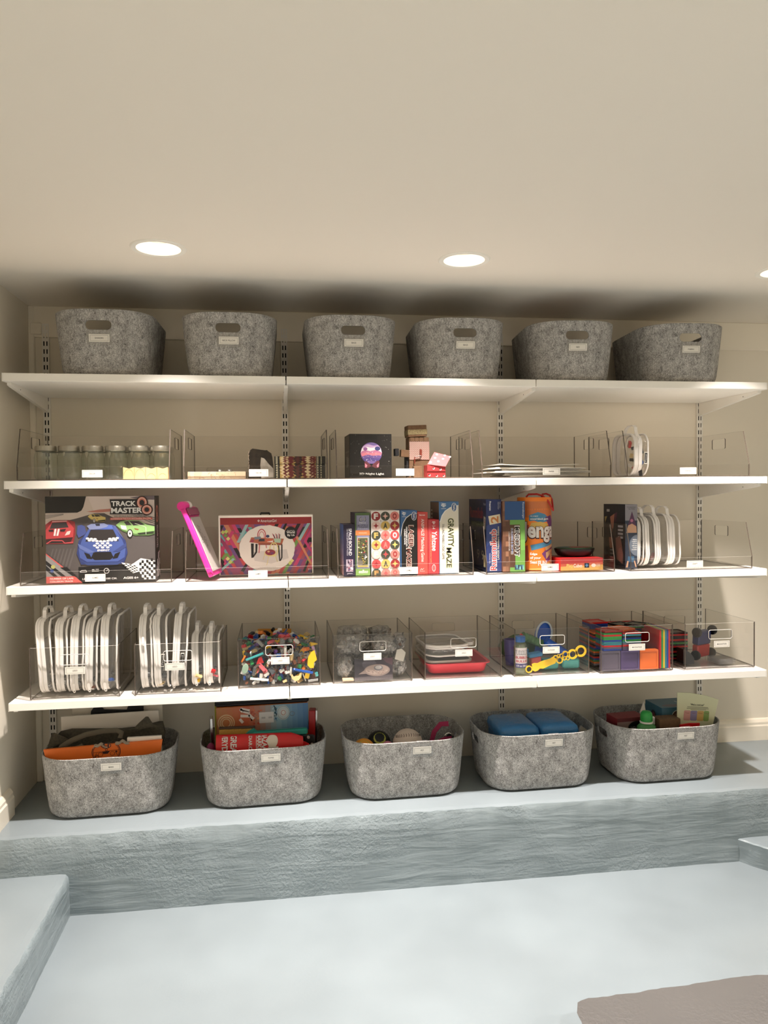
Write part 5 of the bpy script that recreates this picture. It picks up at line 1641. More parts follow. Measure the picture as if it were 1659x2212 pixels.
def rain(n, lim, flat):
    global nb
    for k in range(n):
        for tr in range(26):
            mi = R.choice([0, 1, 2, 3, 4, 5, 5, 6, 7, 0, 7])
            sc = R.uniform(.85, 1.12)
            x = R.uniform(XB-.128, XB+.128); y = R.uniform(lim[0], lim[1])
            zt = lim[3] if not flat else lim[3]+.03*math.exp(-((x-XB+.02)/.08)**2)
            z = R.uniform(lim[2], zt)
            rot = (R.uniform(-.6, .6), R.uniform(-.6, .6), R.uniform(0, PI)) if flat else (R.uniform(0, 2*PI), R.uniform(0, 2*PI), R.uniform(0, 2*PI))
            M = Matrix.LocRotScale(Vector((x, y, z)), __import__('mathutils').Euler(rot), None)
            h = [q/2*sc for q in DIM[mi]]
            ob = OBB(M @ Vector((0, 0, h[2])), h, M.to_3x3())
            e = [sum(hh*abs(a[i]) for hh, a in zip(h, ob.a)) for i in range(3)]
            if ob.c.y-e[1] < YB4+.0042 or ob.c.x-e[0] < XB-.1385 or ob.c.x+e[0] > XB+.1385 or ob.c.z-e[2] < Z4+.0005:
                continue
            if any(ob.hit(q) for q in BOXES):
                continue
            BOXES.append(ob)
            c = R.choice(wt)
            brick((x, y, z), rot, mi, c, 'small %s toy brick in the bin heaped with loose bricks' % c, GB, sc)
            nb += 1
            break
rain(230, (YB4+.008, YB4+.034, Z4+.004, Z4+.118), False)
rain(120, (YB4+.05, YB4+.24, Z4+.115, Z4+.128), True)
m = MB()
for k in range(420):
    x, y, z = R.uniform(XB-.124, XB+.124), R.uniform(YB4+.062, YB4+.30), R.uniform(Z4+.012, Z4+.092)
    m.box(-.011, .011, -.006, .006, -.005, .005, R.randrange(6), Matrix.LocRotScale(Vector((x, y, z)), __import__('mathutils').Euler((R.uniform(0, 3), R.uniform(0, 3), R.uniform(0, 3))), None))
o = m.build('toy_brick_heap', [BMAT[c] for c in ('dark grey', 'white', 'red', 'blue', 'tan', 'black')])
o['kind'] = 'stuff'
tag(o, 'deeper layers of small toy bricks filling the clear bin', 'toy bricks')
o = thing('padded_envelope', 'orange padded envelope standing at the back of the brick bin', 'envelope', (XB-.02, YB4+.262, Z4+.11), (-.35, .03, 0))
MB().box(-.062, .066, -.002, .002, 0, .045, b=.001).build('envelope', mat('orange_paper', (206, 140, 50), .7), o)

# ---- bags of grey parts
XG, YG = 1.197, -.388
FILM = clear('crinkled_film', (.97, .968, .965), .16, .8, .12, bump=(75, 1.0, .02), haze=.17)
GREYS = [mat('part_grey', (140, 136, 130), .35), mat('part_dark', (84, 80, 76), .35), mat('part_pale', (200, 196, 190), .35), mat('part_brown', (110, 84, 66), .4)]
BAGS = [((-.094, .062, .046), (.034, .042, .042)), ((.096, .066, .046), (.034, .046, .042)), ((-.068, .078, .118), (.056, .06, .033)), ((.045, .075, .112), (.052, .06, .034)), ((-.02, .19, .055), (.10, .065, .052)), ((-.055, .18, .138), (.06, .055, .030)), ((.05, .19, .135), (.045, .055, .028)), ((.108, .085, .122), (.022, .05, .032)), ((.0, .06, .044), (.05, .042, .04))]
PLACE = ['low, corner side of the picture card', 'low beside the picture card', 'in the middle layer at the corner side', 'in the middle layer', 'low at the back', 'on top of the heap', 'at the back of the heap', 'at the open side of the heap', 'behind the picture card']
for k, (c, rd) in enumerate(BAGS):
    o = thing('parts_bag', 'crinkled clear bag of grey toy parts, %s' % PLACE[k], 'bag', (XG+c[0], YG+c[1], Z4+c[2]-rd[2]+.002), group='clear bags of grey toy parts')
    bm = bmesh.new()
    bmesh.ops.create_icosphere(bm, subdivisions=4, radius=1)
    for v in bm.verts:
        p = v.co.copy()
        d = .87+.16*noise.noise(p*2.1+Vector((k*7, 0, 0)))+.13*noise.noise(p*6+Vector((0, k*5, 0)))+.06*abs(noise.noise(p*15))
        s_ = Vector((max(-1, min(1, p.x*1.18)), max(-1, min(1, p.y*1.18)), max(-1, min(1, p.z*1.22))))
        v.co = Vector((s_.x*rd[0]*d, s_.y*rd[1]*d, s_.z*rd[2]*min(d, 1.05)+rd[2]))
    me = bpy.data.meshes.new('film'); bm.to_mesh(me); bm.free()
    me.materials.append(FILM)
    me.polygons.foreach_set('use_smooth', [True]*len(me.polygons))
    put('film', me, o)
    m = MB()
    for j in range(46):
        a = Vector((R.gauss(0, .42), R.gauss(0, .42), R.gauss(-.1, .35)))
        if a.length > .85:
            a *= .85/a.length
        M = Matrix.LocRotScale(Vector((a.x*rd[0], a.y*rd[1], a.z*rd[2]+rd[2])), __import__('mathutils').Euler((R.uniform(0, 3), R.uniform(0, 3), R.uniform(0, 3))), None)
        q = R.choice([(.008, .004, .003), (.012, .004, .003), (.005, .005, .005), (.014, .0025, .0025)])
        m.box(-q[0], q[0], -q[1], q[1], -q[2], q[2], R.choice([0, 0, 0, 1, 1, 2, 3]), M)
    pp = m.build('grey_parts', GREYS, o)
    pp['kind'] = 'stuff'
o = thing('picture_card', 'dark printed card picturing a round grey spaceship, behind the bin front', 'card', (XG+.003, YG+.0065, Z4+.0005), (-.03, 0, 0))
MB().plate([(-.069, 0), (.069, 0), (.069, .079), (-.069, .079)], (), .0008, FRONT(0, 0, 0)).build('card', mat('card_stock', (60, 52, 60), .5), o)
A = Art((630, 890, 1222, 1232), .138, .079)
A.rect(630, 890, 1222, 1232, (56, 46, 56)); A.poly([(630, 890), (780, 890), (700, 1232), (630, 1232)], (48, 42, 50)); A.ell(860, 980, 110, 80, (80, 74, 84)); A.poly([(1050, 890), (1222, 890), (1222, 1010), (1120, 960)], (90, 60, 70)); A.poly([(630, 1180), (1222, 1150), (1222, 1232), (630, 1232)], (96, 86, 92))
A.poly([(690, 1130), (860, 1020), (900, 1120)], (150, 130, 122)); A.ell(980, 1075, 200, 92, (150, 130, 122)); A.ell(980, 1066, 180, 76, (178, 156, 146)); A.ell(1000, 1040, 70, 44, (130, 126, 134)); A.ell(1000, 1032, 50, 28, (196, 190, 190))
for k in range(26):
    a, q = R.uniform(0, 2*PI), R.uniform(.3, .95)
    A.rect(980+160*q*math.cos(a), 1076+66*q*abs(math.sin(a)), 994+160*q*math.cos(a), 1084+66*q*abs(math.sin(a)), R.choice([(110, 92, 88), (206, 186, 174), (130, 90, 84)]))
A.build('ship_print', o, FRONT(-.069, -.0002, 0))
o = thing('folded_leaflet', 'small white folded leaflet at the side of the bags of grey parts', 'leaflet', (XG+.104, YG+.026, Z4+.085), (-.2, .3, .3))
MB().plate([(-.02, -.02), (.016, -.022), (.02, .012), (.0, .022), (-.018, .014)], (), .0015, FRONT(0, 0, 0)).build('sheet', SHEET, o)
o = thing('paper_booklet', 'cream booklet lying flat low in the bin of grey parts', 'booklet', (XG-.088, YG+.008, Z4+.0005), (0, 0, 0))
MB().box(-.02, .02, 0, .03, 0, .008, b=.001).build('pages', mat('cream_pages', (214, 190, 160), .7), o)

# ---- red tray bin
XT, YT = 1.528, -.388
o = thing('plastic_tray', 'shallow red plastic tray in the clear bin', 'tray', (XT-.006, YT+.172, Z4+.001))
m = MB()
rows = [(0, .100, .106, .02), (.004, .106, .112, .022), (.034, .114, .122, .026), (.037, .124, .132, .03), (.040, .124, .132, .03), (.0395, .112, .120, .024), (.008, .103, .109, .02), (.006, .098, .104, .02)]
vs, fs = [], []
for z, a, b, r in rows:
    p = rrect(-a, -b, a, b, r, 4); n = len(p)
    vs += [(x, y, z) for x, y in p]
for k in range(len(rows)-1):
    for i in range(n):
        fs.append((k*n+i, k*n+(i+1) % n, (k+1)*n+(i+1) % n, (k+1)*n+i))
fs += [tuple(range(n-1, -1, -1)), tuple(range((len(rows)-1)*n, len(rows)*n))]
m.add(vs, fs)
m.build('shell', mat('coral_plastic', (226, 62, 76), .35), o, smooth=40)
o = thing('base_plate', 'dark grey rounded plate lying on the red tray', 'plate', (XT-.04, YT+.172, Z4+.0435), (-.0, .0, .04))
MB().plate(rrect(-.085, -.12, .085, .12, .03, 5), (), .006, TOPF(0, 0, .006)).build('plate', mat('charcoal_plastic', (78, 76, 74), .4), o)
MB().plate(rrect(-.087, -.122, .087, .122, .03, 5), [rrect(-.08, -.115, .08, .115, .027, 5)[::-1]], .008, TOPF(0, 0, .0075)).build('rim', mat('pale_piping', (200, 192, 184), .6), o)
p = pouch(XT-.128, YT+.04, Z4+.108, .042, .24, .175, 0, 'clear zip pouch lying flat on the plate in the red tray', PG1, band=.012, hy=.05, bow=.0)
p.rotation_euler = (0, PI/2, .06)

# ---- outdoor toys
XO, YO = 1.861, -.396
o = thing('bubble_bottle', 'clear bubble mix bottle with a blue cap and printed label', 'bottle', (XO-.1115, YO+.031, Z4+.0005))
MB().lathe([(.001, .001), (.022, .001), (.0245, .004), (.0245, .02), (.024, .024), (.0245, .028), (.0245, .098), (.022, .108), (.0165, .114), (.0165, .118)], 32, caps=False).build('bottle', clear('bubble_bottle_clear', (.86, .93, .6), .06, .6, .05, haze=.1), o, smooth=45)
MB().lathe([(.001, .004), (.0215, .004), (.0225, .1), (.001, .1)], 24, caps=False).build('liquid', clear('bubble_liquid', (.74, .86, .45), .03, .3, .05, haze=.12), o, smooth=45)
MB().lathe([(.0185, .1165), (.0188, .119), (.0185, .136), (.0175, .1375), (.001, .1375)], 28).build('cap', mat('blue_cap', (50, 110, 190), .35), o, smooth=40)
A = Wrap((524, 690, 716, 1000), .05, .078)
A.rect(524, 700, 716, 930, (236, 226, 226)); A.rect(524, 930, 716, 992, (66, 64, 130))
A.text('FUBBLES', 530, 738, 704, 802, (40, 36, 44), bold=.06); A.text('FUBBLES', 534, 744, 700, 796, (240, 236, 240), bold=.02); A.text('BUBBLES', 540, 822, 700, 860, (210, 60, 76), bold=.03); A.text('BULLES', 546, 878, 690, 912, (210, 60, 76), bold=.03); A.text('8 fl oz 236 ml', 552, 948, 688, 978, (240, 238, 244), bold=.02)
A.sub(14).build_wrap('label_print', o, .0247, .022, -1.25, 1.25)
o = thing('bubble_wand', 'yellow plastic bubble wand with a row of rings', 'bubble wand', (XO+.017, YO+.0085, Z4+.052))
YEL = mat('yellow_wand', (244, 200, 40), .35)
def uv(x, y):   # crop pixels of the wand -> metres about its middle
    return ((x-1116)/837*.236, (832-y)/340*.094)
hd = [(790, 890), (830, 876), (870, 880), (910, 862), (960, 846), (1000, 838), (1040, 826), (1085, 800), (1130, 838), (1110, 890), (1070, 905), (1030, 918), (980, 940), (940, 956), (900, 948), (870, 978), (832, 990), (800, 972)]
MB().plate([uv(x, y) for x, y in hd][::-1], (), .004, FRONT(0, 0, 0)).build('handle', YEL, o)
for cx, cy, r, t in ((752, 956, 48, 14), (1112, 812, 32, 12), (1168, 850, 46, 16), (1154, 788, 20, 8), (1196, 792, 28, 10), (1250, 776, 46, 18), (1234, 832, 24, 10), (1282, 832, 24, 9), (1350, 778, 66, 24), (1462, 740, 76, 26)):
    u = uv(cx, cy)
    k = .236/837
    MB().plate(circ(u[0], u[1], r*k, n=24), [circ(u[0], u[1], (r-t)*k, n=24)[::-1]], .0045, FRONT(0, -.0004, 0)).build('ring', YEL, o)
BLU = mat('royal_blue_plastic', (26, 88, 190), .3)
o = thing('toy_paddle', 'blue oval toy paddle leaning up out of the outdoor bin', 'paddle', (XO-.02, YO+.125, Z4+.012), (-.3, .45, .1))
MB().plate([(x*1.0, z) for x, z in circ(0, .12, .032, .048, 28)], (), .010, FRONT(0, 0, 0)).build('blade', BLU, o, smooth=30)
MB().tube([(-.033*math.cos(t)*1.0, -.005, .12+.049*math.sin(t)) for t in [2*PI*k/28 for k in range(28)]], .004, 6, True).build('edge_band', mat('pale_edge', (196, 206, 216), .4), o)
MB().plate([(-.012, .0), (.012, 0), (.016, .075), (-.016, .075)], (), .009, FRONT(0, 0, 0)).build('grip', BLU, o)
o = thing('toy_bat', 'long blue toy bat lying across the outdoor bin', 'bat', (XO+.012, YO+.10, Z4+.105), (0, .62, .15))
MB().lathe([(.012, 0), (.014, .002), (.014, .03), (.018, .06), (.018, .118), (.012, .124), (.001, .125)], 20, M=Matrix.Rotation(PI/2, 4, 'Y')).build('barrel', BLU, o, smooth=40)
TEAL = mat('aqua_foam', (96, 190, 190), .6)
for k, (x, w_) in enumerate(((XO+.018, .062), (XO+.1, .066))):
    o = thing('foam_block', 'aqua foam block lying in the outdoor bin, %s' % ['nearer the bubble bottle', 'nearer the tile bin'][k], 'foam block', (x, YO+.085, Z4+.0008), (0, 0, [.05, -.06][k]), 'aqua foam blocks')
    MB().box(-w_/2, w_/2, -.022, .022, 0, .036, b=.005).build('block', TEAL, o)
o = thing('pump_toy', 'light blue plastic toy handle in the middle of the outdoor bin', 'toy', (XO-.042, YO+.07, Z4+.052), (0, -.1, .1))
MB().box(-.03, .026, -.018, .018, 0, .014, b=.003).build('grip', mat('sky_plastic', (70, 150, 216), .35), o)
MB().box(-.02, .02, -.012, .012, -.05, -.0005, b=.003).build('stand', mat('coral_toy', (210, 90, 90), .4), o)
MB().tube([(-.02, .03, .016), (-.026, .06, .02), (-.03, .08, .02)], .012, 10).build('hose', mat('sky_plastic', (70, 150, 216), .35), o, smooth=60)
o = thing('mesh_sack', 'green mesh sack slumped at the back of the outdoor bin', 'sack', (XO-.04, YO+.255, Z4+.001))
m = MB(); m.ball((0, 0, .05), .085, .055, .05, 20, 12)
for i, v in enumerate(m.v):
    d = 1+.16*noise.noise(Vector(v)*22)
    m.v[i] = (v[0]*d, v[1]*d, max(0, v[2]*(1+.1*noise.noise(Vector(v)*18))))
m.build('sack', mat('green_mesh', (70, 110, 70), .7, bump=(260, .6, .003)), o, smooth=80)
o = thing('bubble_tube', 'corrugated green toy tube with a red tip in the outdoor bin', 'toy', (XO-.075, YO+.115, Z4+.122), (.0, .42, .2))
MB().lathe([(.014 if k % 2 else .0165, k*.0075) for k in range(13)], 18, M=Matrix.Rotation(PI/2, 4, 'Y')).build('tube', mat('bottle_green', (90, 130, 90), .4), o, smooth=20)
MB().ball((-.006, 0, 0), .0065, n=12, m=8).build('tip', BMAT['red'], o, smooth=80)
o = thing('purple_cup', 'purple toy cup at the back corner of the outdoor bin', 'cup', (XO-.105, YO+.165, Z4+.0008))
MB().lathe([(.02, 0), (.026, .06), (.027, .1), (.024, .1), (.02, .006), (.001, .006)], 24, caps=False).build('cup', mat('violet_plastic', (92, 90, 170), .35), o, smooth=40)

# ---- magnetic tiles
XM, YM = 2.188, -.404
def tile_material(name, col, a=.5):
    m = bpy.data.materials.new('tile_'+name); m.use_nodes = True
    nt = m.node_tree
    b = nt.nodes['Principled BSDF']
    b.inputs['Base Color'].default_value = (*lin(col), 1); b.inputs['Roughness'].default_value = .12
    tr = nt.nodes.new('ShaderNodeBsdfTransparent'); tr.inputs[0].default_value = (*[min(1, .25+.75*c) for c in lin(col)], 1)
    mx = nt.nodes.new('ShaderNodeMixShader'); mx.inputs[0].default_value = a
    nt.links.new(tr.outputs[0], mx.inputs[1]); nt.links.new(b.outputs[0], mx.inputs[2]); nt.links.new(mx.outputs[0], nt.nodes['Material Output'].inputs[0])
    return m
TC = {'purple': (92, 76, 120), 'slate': (104, 96, 112), 'orange': (240, 120, 50), 'red': (206, 36, 40), 'green': (52, 150, 70), 'blue': (36, 70, 160), 'teal': (60, 140, 150), 'yellow': (230, 200, 60), 'black': (24, 26, 32), 'clear': (226, 226, 226)}
TM = {k: tile_material(k, v, .16 if k == 'clear' else .8) for k, v in TC.items()}
def tile_mesh(name, s):
    h = s/2
    m = MB()
    m.plate(rrect(-h, -h, h, h, .003, 2), [rrect(-h+.007, -h+.007, h-.007, h-.007, .002, 2)[::-1]], .0062, TOPF(0, 0, .0062))
    m.plate(rrect(-h+.0072, -h+.0072, h-.0072, h-.0072, .002, 2), (), .003, TOPF(0, 0, .0046))
    return m.mesh(name, TM['red'])
TS, TL = tile_mesh('small_tile', .0735), tile_mesh('large_tile', .146)
TG = 'magnetic building tiles'
def mtile(me, loc, rot, c, label):
    o = put('magnetic_tile', me, None, loc, rot)
    o.material_slots[0].link = 'OBJECT'; o.material_slots[0].material = TM[c]
    return tag(o, label, 'magnetic tile', TG)
R = random.Random(15)
for i, (c, nm) in enumerate((('slate', 'grey'), ('purple', 'purple'), ('orange', 'orange'))):
    for d in range(3):
        mtile(TS, (XM-.100+i*.0755, YM+.0115+d*.0068, Z4+.0385), (PI/2, 0, 0), c, 'upright %s magnetic tile, %s from the bin front' % (nm, ['first', 'second', 'third'][d]))
for i, c in enumerate(('red', 'green', 'yellow', 'teal', 'blue', 'red')):
    mtile(TL, (XM+.0935+i*.0071, YM+.08, Z4+.0745), (0, PI/2, 0), c, 'large %s magnetic tile standing edge-on, %s of six' % (c, ['first', 'second', 'third', 'fourth', 'fifth', 'sixth'][i]))
sc_ = [['green', 'red', 'green', 'green', 'blue', 'teal', 'teal', 'red', 'slate', 'blue'], ['red', 'teal', 'black', 'blue', 'green', 'teal', 'slate', 'red', 'slate', 'purple']]
for i in range(2):
    for k in range(10):
        c = sc_[i][9-k]
        mtile(TS, (XM-.092+i*.0765, YM+.044, Z4+.0768+k*.0066), (0, 0, R.uniform(-.02, .02)), c, '%s magnetic tile lying in the %s front stack, layer %d from its base' % (c, ['outer', 'middle'][i], k+1))
for k in range(9):
    mtile(TS, (XM+.056, YM+.115, Z4+.002+k*.0066), (0, 0, R.uniform(-.04, .04)), R.choice(['red', 'slate', 'blue', 'green']), 'magnetic tile stacked behind the orange tiles, layer %d' % (k+1))
for r in range(2):
    for k in range(20):
        c = ['black', 'red', 'blue', 'green', 'orange', 'slate'][(k*5+r*2) % 6] if not (r == 0 and k == 19) else 'orange'
        mtile(TL, (XM-.062, YM+.151+r*.0, Z4+.0012+k*.0066) if r == 0 else (XM+.064, YM+.235, Z4+.0012+k*.0066), (0, 0, R.uniform(-.015, .015)), c, '%s large magnetic tile in the %s back stack, layer %d' % (c, ['corner-side', 'open-side'][r], k+1))
for k, c in enumerate(('blue', 'blue', 'blue', 'red')):
    mtile(TS, (XM-.085, YM+.185, Z4+.1335+k*.0066), (0, 0, .1+R.uniform(-.03, .03)), c, '%s magnetic tile in the little stack on top, layer %d' % (c, k+1))
for lb, loc, rot, c in (('orange magnetic tile lying loose on top of the front stacks', (XM-.03, YM+.068, Z4+.1445), (.03, .0, .5), 'orange'), ('red magnetic tile lying flat on the front stack', (XM-.088, YM+.05, Z4+.1436), (0, 0, .1), 'red'),
                        ('black magnetic tile tilted on the back stack', (XM+.03, YM+.2, Z4+.137), (.0, 0, .4), 'black'), ('green magnetic tile lying on the open-side back stack', (XM+.088, YM+.17, Z4+.1345), (0, 0, .2), 'green'), ('black magnetic tile lying on the green tile', (XM+.08, YM+.165, Z4+.142), (0, 0, .7), 'black')):
    mtile(TS, loc, rot, c, lb)

# ---- the last bin
XC, YC = 2.520, -.406
o = thing('toy_car', 'blue and red toy car base with four black wheels, stood on end', 'toy car', (XC+.012, YC+.155, Z4+.0005), (.06, 0, .45))
MB().box(-.04, .04, -.014, .014, .008, .058, b=.004).build('lower_body', BMAT['red'], o)
MB().box(-.04, .04, -.016, .016, .0585, .112, b=.004).build('upper_body', mat('navy_plastic', (44, 54, 110), .35), o)
WH = MB().lathe([(.001, 0), (.012, 0), (.018, .002), (.0195, .006), (.0195, .012), (.018, .016), (.012, .018), (.001, .018)], 22, M=Matrix.Rotation(PI/2, 4, 'Y')).mesh('wheel', BLACKP, 40)
for sx in (-1, 1):
    for z in (.0205, .112):
        put('wheel', WH, o, (sx*.051-.009, -.012, z))
for k in range(3):
    mtile(TS, (XC+.052, YC+.075, Z4+.0012+k*.0066), (0, 0, .12), 'clear', 'colourless magnetic tile on the floor of the car bin, layer %d' % (k+1))
for k in range(17):
    c = ['black', 'red', 'black', 'green', 'black', 'red', 'black'][k % 7]
    mtile(TS, (XC-.096, YC+.16, Z4+.0012+k*.0066), (0, 0, R.uniform(-.03, .03)), c, '%s magnetic tile in the tall stack of the car bin, layer %d' % (c, k+1))
o = thing('black_toy_ramp', 'glossy black curved toy piece in the corner of the car bin', 'toy', (XC-.112, YC+.065, Z4+.0005))
MB().plate([(0, 0), (.045, 0), (.045, .022), (.03, .042), (.012, .055), (0, .058)], (), .05, FRONT(0, 0, 0)).build('shell', BLACKP, o)
# ================================================================ IN THE LEDGE BASKETS
def slab(m, pts, t, y):
    """upright sheet of thickness t, outline in (x, z), its face at y"""
    return m.plate(pts, (), t, FRONT(0, y, 0))
# ---- basket of folded bags
ORB = mat('orange_paper_bag', (222, 108, 30), .5)
o = thing('paper_bag', 'flat orange shopping bag with a dark round emblem, at the basket front', 'bag', (.262, -.358, .30), (-.02, 0, .03))
MB().plate([(-.155, 0), (.165, 0), (.196, .206), (-.196, .196), (-.19, .17)], (), .012, FRONT(0, 0, 0)).build('bag', ORB, o)
A = Art((620, 400, 945, 600), .103, .063)
DK = (64, 24, 14)
def arc_band(cx, cy, rx, ry, t, a0, a1, col):
    A.poly(circ(cx, cy, rx, ry, 24, a0, a1)+circ(cx, cy, rx-t, ry-t, 24, a1, a0), col)
arc_band(782, 490, 152, 120, 8, -45, 225, DK); arc_band(782, 490, 138, 108, 5, -44, 224, DK)
A.ring(782, 402+22, 52, 30, 7, DK); A.text('H', 752, 404, 812, 446, DK, bold=.03)
A.ring(784, 468, 15, 13, 5, DK, 14); A.line([(648, 492), (922, 474)], 4, DK); A.line([(784, 482), (776, 506)], 6, DK)
A.ring(722, 516, 26, 24, 4, DK, 16); A.ring(846, 512, 26, 24, 4, DK, 16); A.poly([(740, 486), (820, 482), (800, 510), (752, 512)], DK); A.line([(680, 500), (668, 540), (690, 520), (704, 548)], 5, DK); A.ell(888, 492, 12, 10, DK); A.line([(560+320, 500), (900, 530)], 5, DK)
A.build('emblem_print', o, FRONT(-.043, -.0003, .142))
for k, (x, z) in enumerate(((-.012, .197), (.062, .203))):
    MB().tube([(x-.024+.048*q/12, .004-.006*math.sin(q/12*PI), z-.004+.010*math.sin(q/12*PI)+.003*math.sin(q*1.1+k)) for q in range(13)], .007, 6, flat=.2, up=(0, .8, .6)).build('ribbon', mat('taupe_ribbon', (150, 136, 118), .6), o)
o = thing('white_carton', 'slim white carton tucked behind the orange shopping bag', 'box', (.395, -.336, .32), (0, 0, .03))
MB().box(-.058, .058, 0, .012, 0, .196, b=.001).build('carton', mat('white_card', (230, 222, 210), .6), o)
OL = mat('olive_canvas', (74, 68, 54), .85, vary=(140, (60, 55, 44)), bump=(320, .4, .002))
o = thing('canvas_tote', 'dark olive canvas tote bag with long strap handles', 'tote bag', (.258, -.268, .29))
def tz(x, y):    # crop pixels -> local metres on the tote's plane
    return ((x-780)/1285*.414, .249-(y-200)/330*.108)
MB().plate([(-.15, 0), (.15, 0), (.19, .19), tz(1385, 330), tz(1355, 205), tz(1310, 205), tz(1100, 250), tz(900, 262), tz(600, 250), tz(370, 240), tz(250, 262), tz(175, 395), (-.17, .16)], (), .03, FRONT(0, .012, 0)).build('back_panel', OL, o)
MB().plate([(-.145, 0), (.15, 0), (.18, .18), tz(1370, 340), tz(1080, 372), tz(850, 330), tz(700, 390), tz(420, 420), tz(200, 405), (-.165, .16)], (), .004, FRONT(0, -.032, 0)).build('front_panel', OL, o)
MB().plate([tz(150, 400), tz(205, 230), tz(235, 228), tz(340, 280), tz(372, 300), tz(345, 330)], (), .004, FRONT(0, -.016, 0)).build('corner_flap', OL, o)
MB().plate([tz(1090, 250), tz(1076, 210), tz(1120, 165), tz(1195, 100), tz(1222, 102), tz(1275, 190), tz(1330, 210), tz(1200, 222)], (), .004, FRONT(0, -.016, 0)).build('corner_flap', OL, o)
hp = [(300, 400), (330, 350), (430, 290), (580, 235), (760, 212), (900, 215), (950, 240), (940, 290)]
MB().tube([(tz(x, y)[0], -.042-.006*math.sin(k), tz(x, y)[1]) for k, (x, y) in enumerate(hp)], .005, 8, flat=1.9, up=(0, 1, 0)).build('handle', mat('olive_strap', (88, 80, 66), .85), o, smooth=60)
MB().tube([(tz(x, y)[0], -.050, tz(x, y)[1]) for x, y in ((310, 410), (380, 400), (470, 385), (540, 360), (560, 350))], .005, 8, flat=2.2, up=(0, 1, 0)).build('handle', mat('olive_strap', (88, 80, 66), .85), o, smooth=60)
o = thing('white_board', 'white foam board standing behind the olive tote', 'board', (.262, -.205, .276), (.03, .0, 0))
MB().box(-.172, .17, 0, .007, 0, .294, b=.001).build('board', mat('foam_board', (216, 208, 196), .6), o, rot=(0, -.02, 0))
o = thing('white_board', 'taller cream board at the back of the bags basket', 'board', (.276, -.175, .274))
MB().box(-.162, .158, 0, .006, 0, .335, b=.001).build('board', mat('cream_board', (206, 198, 182), .6), o)
o = thing('black_folder', 'black folder corner showing behind the white board', 'folder', (.25, -.186, .28), (0, .06, 0))
MB().plate([(-.10, 0), (.10, 0), (.10, .31), (.045, .31), (.04, .296), (-.04, .296), (-.05, .308), (-.075, .306), (-.085, .29)], (), .004, FRONT(0, 0, 0)).build('folder', mat('black_card', (20, 20, 22), .8), o)

# ---- basket of totes
o = thing('cooler_bag', 'black topped cooler bag with an orange and blue drinks print', 'cooler bag', (.806, -.236, .29), (0, -.015, .0))
MB().box(-.168, .168, 0, .066, 0, .292, b=.006).build('bag', mat('orange_bag_vinyl', (216, 120, 50), .35), o)
MB().box(-.172, .172, -.005, .07, .2925, .318, b=.006).build('lid', mat('black_nylon', (18, 18, 20), .55), o)
MB().tube([(-.17, -.007, .305), (.17, -.007, .307)], .003, 6).build('zipper', BLACKP, o)
A = Art((220, 170, 1410, 520), .336, .10)
for k in range(17):     # warm to cool print
    t = k/16
    c = ((206, 124, 40), (222, 96, 44), (150, 196, 214), (70, 132, 190))
    q = min(2, int(t*3)); f = t*3-q
    A.rect(220+1190*k/17, 170, 220+1190*(k+1)/17+1, 520, [c[q][i]+(c[q+1][i]-c[q][i])*f for i in range(3)], up=False)
A.k += 1
R = random.Random(6)
for k in range(40):
    A.ell(R.uniform(950, 1000), R.uniform(180, 400), R.uniform(4, 14), R.uniform(4, 14), R.choice([(40, 110, 160), (190, 222, 232), (110, 170, 200)]), 8, up=False)
for k in range(30):
    A.ell(R.uniform(640, 800), R.uniform(200, 400), R.uniform(6, 24), R.uniform(6, 20), R.choice([(226, 110, 50), (236, 150, 90), (206, 76, 40)]), 8, up=False)
A.k += 1
for r in (110, 84, 60):
    A.ring(345, 370, r, r*1.0, 14, (236, 196, 140), 26)
for x0, y0, x1, y1 in ((530, 200, 650, 230), (530, 200, 560, 240), (560, 230, 650, 260), (530, 290, 650, 300), (520, 330, 560, 380), (640, 280, 700, 340)):
    A.line([(x0, y0), (x1, y1)], 36, (244, 234, 226), False)
A.k += 1
A.poly([(770, 260), (960, 260), (960, 400), (770, 400)], (232, 232, 232)); A.rect(800, 320, 850, 344, (190, 190, 196)); A.rect(890, 320, 940, 344, (190, 190, 196))
A.ell(1085, 280, 82, 96, (196, 214, 220)); A.ring(1085, 280, 76, 88, 6, (140, 160, 170)); A.ell(1085, 280, 38, 44, (226, 230, 228)); A.ring(1085, 280, 30, 34, 6, (170, 70, 60)); A.ring(1200, 300, 36, 30, 8, (110, 130, 146))
A.build('front_print', o, FRONT(-.168, -.0062+.006-.0003, .19))
o = thing('red_gift_bag', 'red glossy gift bag at the side of the cooler bag', 'gift bag', (.980, -.25, .345), (0, .02, -.1))
MB().box(-.012, .012, 0, .045, 0, .21, b=.002).build('bag', mat('dark_red_paper', (150, 26, 26), .3), o)
MB().box(.0125, .02, .005, .04, .02, .21, b=.001).build('foil_edge', mat('silver_foil', (210, 206, 202), .15, metal=1), o)
o = thing('foil_bag', 'silver foil bag edge at the corner side of the totes basket', 'bag', (.625, -.27, .345), (0, -.03, .1))
MB().box(-.006, .006, 0, .04, 0, .205, b=.002).build('foil', mat('silver_foil', (210, 206, 202), .15, metal=1), o)
o = thing('yellow_tote', 'olive yellow tote edge standing beside the cooler bag', 'tote bag', (.6295, -.20, .29), (0, 0, 0))
MB().box(-.004, .004, 0, .05, 0, .30, b=.002).build('fabric', mat('yellow_fabric', (150, 148, 50), .8), o)
REDV = mat('red_bag_vinyl', (196, 28, 30), .35)
o = thing('rolled_bag', 'rolled red shopping bag with white lettering, at the basket front', 'shopping bag', (.79, -.345, .455))
m = MB()
N = 28
rows = []
